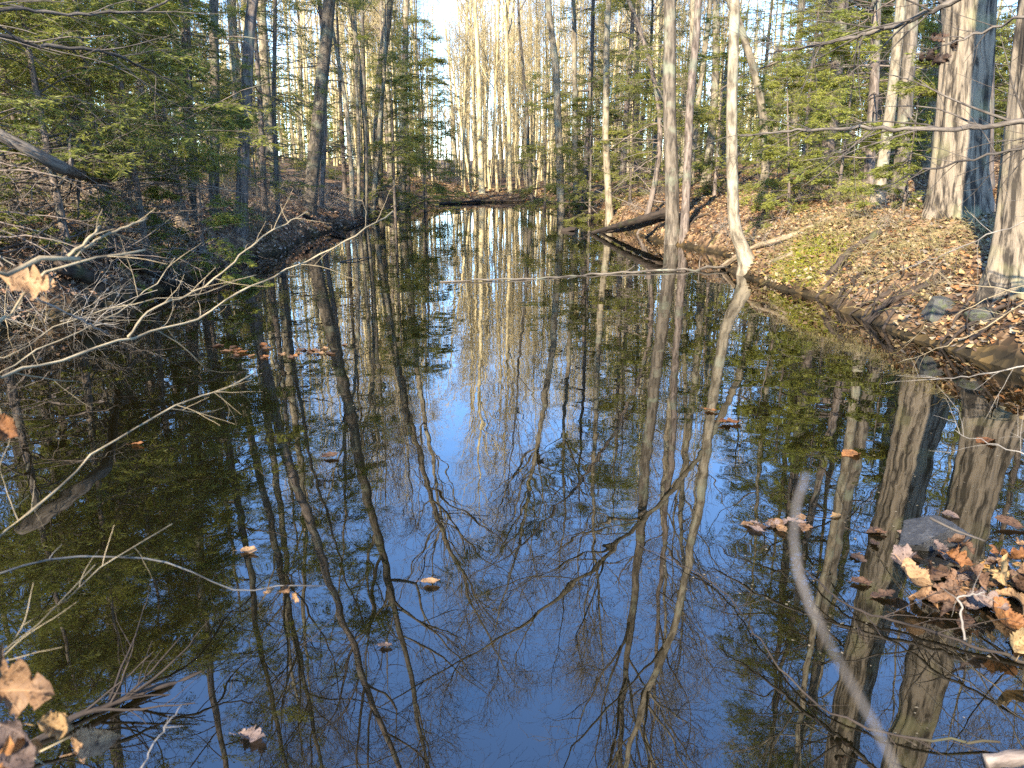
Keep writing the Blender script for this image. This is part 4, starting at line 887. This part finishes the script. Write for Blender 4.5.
stick('sunken_branch', [at_z(790, 556, .01), at_z(850, 606, .02), at_z(915, 626, .02), at_z(1000, 655, .01), at_z(1040, 668, 0)], .0025, .006, 'wet', 'dark branch on the water across the two trunk reflections', 'branch', 6, 30, 10, .3, .004, tw2=2)
stick('sunken_branch', [at_z(640, 545, .004), at_z(720, 590, .01), at_z(800, 690, .01), at_z(900, 735, .02), at_z(1000, 742, .02)], .0015, .004, 'wet', 'long thin dark branch floating toward the lower right corner', 'branch', 6, 36, 14, .3, .004, tw2=2)
stick('bare_branch', px([(965, 640, 2.5), (960, 605, 2.52), (957, 598, 2.52), (975, 594, 2.55), (985, 592, 2.57)]), .006, .003, 'greytwig', 'small forked grey twig standing in the lower right leaf pile', 'branch', 6, 20, 4, .08, .002)
stick('bare_branch', px([(930, 518, 2.95), (955, 530, 2.93), (985, 541, 2.9)]), .005, .003, 'dark', 'short grey stick resting on the flat grey stone', 'branch', 6, 12)
stick('bare_branch', [np.array([.25, .19, .02]), np.array([.235, .19, .45]), np.array([.2, .19, .95])] + px([(1010, 1010, .36), (925, 840, .31), (885, 745, .29), (835, 655, .28), (800, 580, .28), (794, 520, .29), (806, 475, .30)]), .0024, .0007, 'nearstem', 'blurred grey stem close to the camera at lower right', 'branch', 7, 120)
stick('fallen_log', [at_z(985, 762, .03), at_z(1030, 756, .05), at_z(1090, 750, .03)], .02, .025, 'hem', 'pale weathered piece of wood in the lower right corner', 'log', 10, 16)
# left upper dark boughs
stick('overhanging_branch', px([(-60, 20, 6.0), (0, 35, 6.0), (50, 47, 6.1), (100, 50, 6.2), (130, 62, 6.4), (175, 82, 6.8)]), .02, .005, 'dark', 'dark bough crossing the hemlocks at the upper left, lower one', 'branch', 7, 34, 14, .7, .006, tw2=3, up=-.03)
stick('overhanging_branch', px([(-60, 18, 5.6), (0, 9, 5.7), (60, 13, 5.8), (120, 14, 5.9), (150, 10, 6.0), (180, -8, 6.1)]), .016, .006, 'dark', 'dark bough along the top edge at the upper left', 'branch', 7, 34, 14, .6, .006, tw2=3, up=-.03)

# ------------------------------------------------------------------ brush on the left bank and right bank
def brush(H, n):
    g = Geo()
    a = U(0, 6.28, n); base = np.stack([rng.normal(size=n) * .22, rng.normal(size=n) * .22, np.full(n, -.05)], -1)
    p = np.empty((n, 9, 3)); p[:, 0] = base; d = unit(np.stack([np.cos(a) * .8, np.sin(a) * .8, U(.4, 1.3, n)], -1)); L = H * U(.5, 1.2, n)
    for k in range(1, 9):
        d = unit(d + rng.normal(size=(n, 3)) * .13 + np.array([0, 0, -.06])); p[:, k] = p[:, k - 1] + d * (L / 8)[:, None]
    r = np.full((n, 1), .006) * U(.6, 1.3, n)[:, None] * np.linspace(1, .35, 9)
    A = grow(p, r, 6, (.2, 1), (20, 60), lambda t: H * .35 + 0 * t, 6, .17, -.02, .6, .4, rmin=.0018)
    B = grow(*A, 3, (.2, 1), (20, 60), lambda t: H * .16 + 0 * t, 4, .17, -.02, .6, .4, rmin=.0014)
    g.tube(p, r, 4); g.tube(*A, 3); g.tube(*B, 3)
    return g
BR = [brush(1.1, 16).mesh('stems', M['greytwig']), brush(.8, 14).mesh('stems', M['dry']), brush(1.5, 18).mesh('stems', M['twig'])]
def bush(x, y, k, sc, label, group):
    r = link('bare_shrub', None, loc=(x, y, gz(x, y)), label=label, cat='shrub', group=group); r.rotation_euler = (0, 0, U(0, 6.28)); r.scale = (sc,) * 3
    link('stems', BR[k], r)
    return r
def upx(o):
    p = o.matrix_basis.translation; return 512 + F_PX * p.x / (p.y * CP + (CAM_H - p.z) * SP)
def number_row(objs, text, tail=', counted from left'):
    for k, o in enumerate(sorted(objs, key=upx)): o['label'] = ORD[k] + ' ' + text + tail
rowA, rowB, rowC = [], [], []
for c in range(26):
    y = U(7.3, 11.5); x = np.interp(y, *XL) - U(-.05, 2.6)
    rowA.append(bush(x, y, int(U(0, 3)), U(.6, 1.1), 'x', 'tangled shrubs on the left bank'))
for c in range(28):
    y = U(11.5, 27); x = np.interp(y, *XL) - U(.1, 3.2)
    rowB.append(bush(x, y, int(U(0, 3)), U(.6, 1.15), 'x', 'tangled shrubs on the left bank'))
for c in range(14):
    y = U(6.5, 26); x = np.interp(y, *XR) + U(.1, 2.5)
    rowC.append(bush(x, y, int(U(0, 3)), U(.3, .5) if y < 12 else U(.5, .9), 'x', 'small shrubs on the right bank'))
number_row(rowA, 'tangled leafless shrub low on the near left bank'); number_row(rowB, 'leafless shrub farther along the left bank'); number_row(rowC, 'small leafless shrub on the right bank slope')
for grp, txt in (('raft of floating leaves left of centre', 'dry leaf in the long raft floating left of centre'), ('floating patch left of the stone', 'small dull leaf in the floating patch left of the stone'), ('wet leaves round the grey stone', 'wet leaf floating left of the grey stone'), ('leaf pile in front of the grey stone', 'matted wet leaf in front of the grey stone'), ('amber leaves under the surface at the lower left', 'amber leaf just under the surface at the lower left')):
    number_row([o for o in bpy.data.objects if o.get('group') == grp], txt)

# ------------------------------------------------------------------ specks on the water
def specks(n):
    y = 1.4 + 11 * R(n) ** 2.2; x = U(-.72, .72, n) * y
    ok = (ground_h(x, y) < -.03) & (fbm(x * .7, y * .7 + 5, 3) > -.05); x, y = x[ok], y[ok]; m = len(x)
    a = U(0, 6.28, m); L = U(.0015, .006, m) * (1 + y * .12); w = L * U(.3, .9, m)
    d = np.stack([np.cos(a), np.sin(a), 0 * a], -1); e = np.stack([-np.sin(a), np.cos(a), 0 * a], -1); c = np.stack([x, y, np.full(m, .0015)], -1)
    v = np.stack([c - d * L[:, None], c - e * w[:, None], c + d * L[:, None], c + e * w[:, None]], 1).reshape(-1, 3)
    pl = np.array([(.12, .10, .06), (.2, .16, .1), (.08, .06, .035)])[rng.integers(0, 3, m)]
    link('floating_debris', new_mesh('floating_debris', v, np.arange(m * 4).reshape(-1, 4), M['litter'], {'lc': np.concatenate([np.repeat(pl, 4, 0), np.ones((m * 4, 1))], 1)}, smooth=False),
         kind='stuff', label='fine specks of bark and seed floating on the pond', cat='debris')
specks(2600)
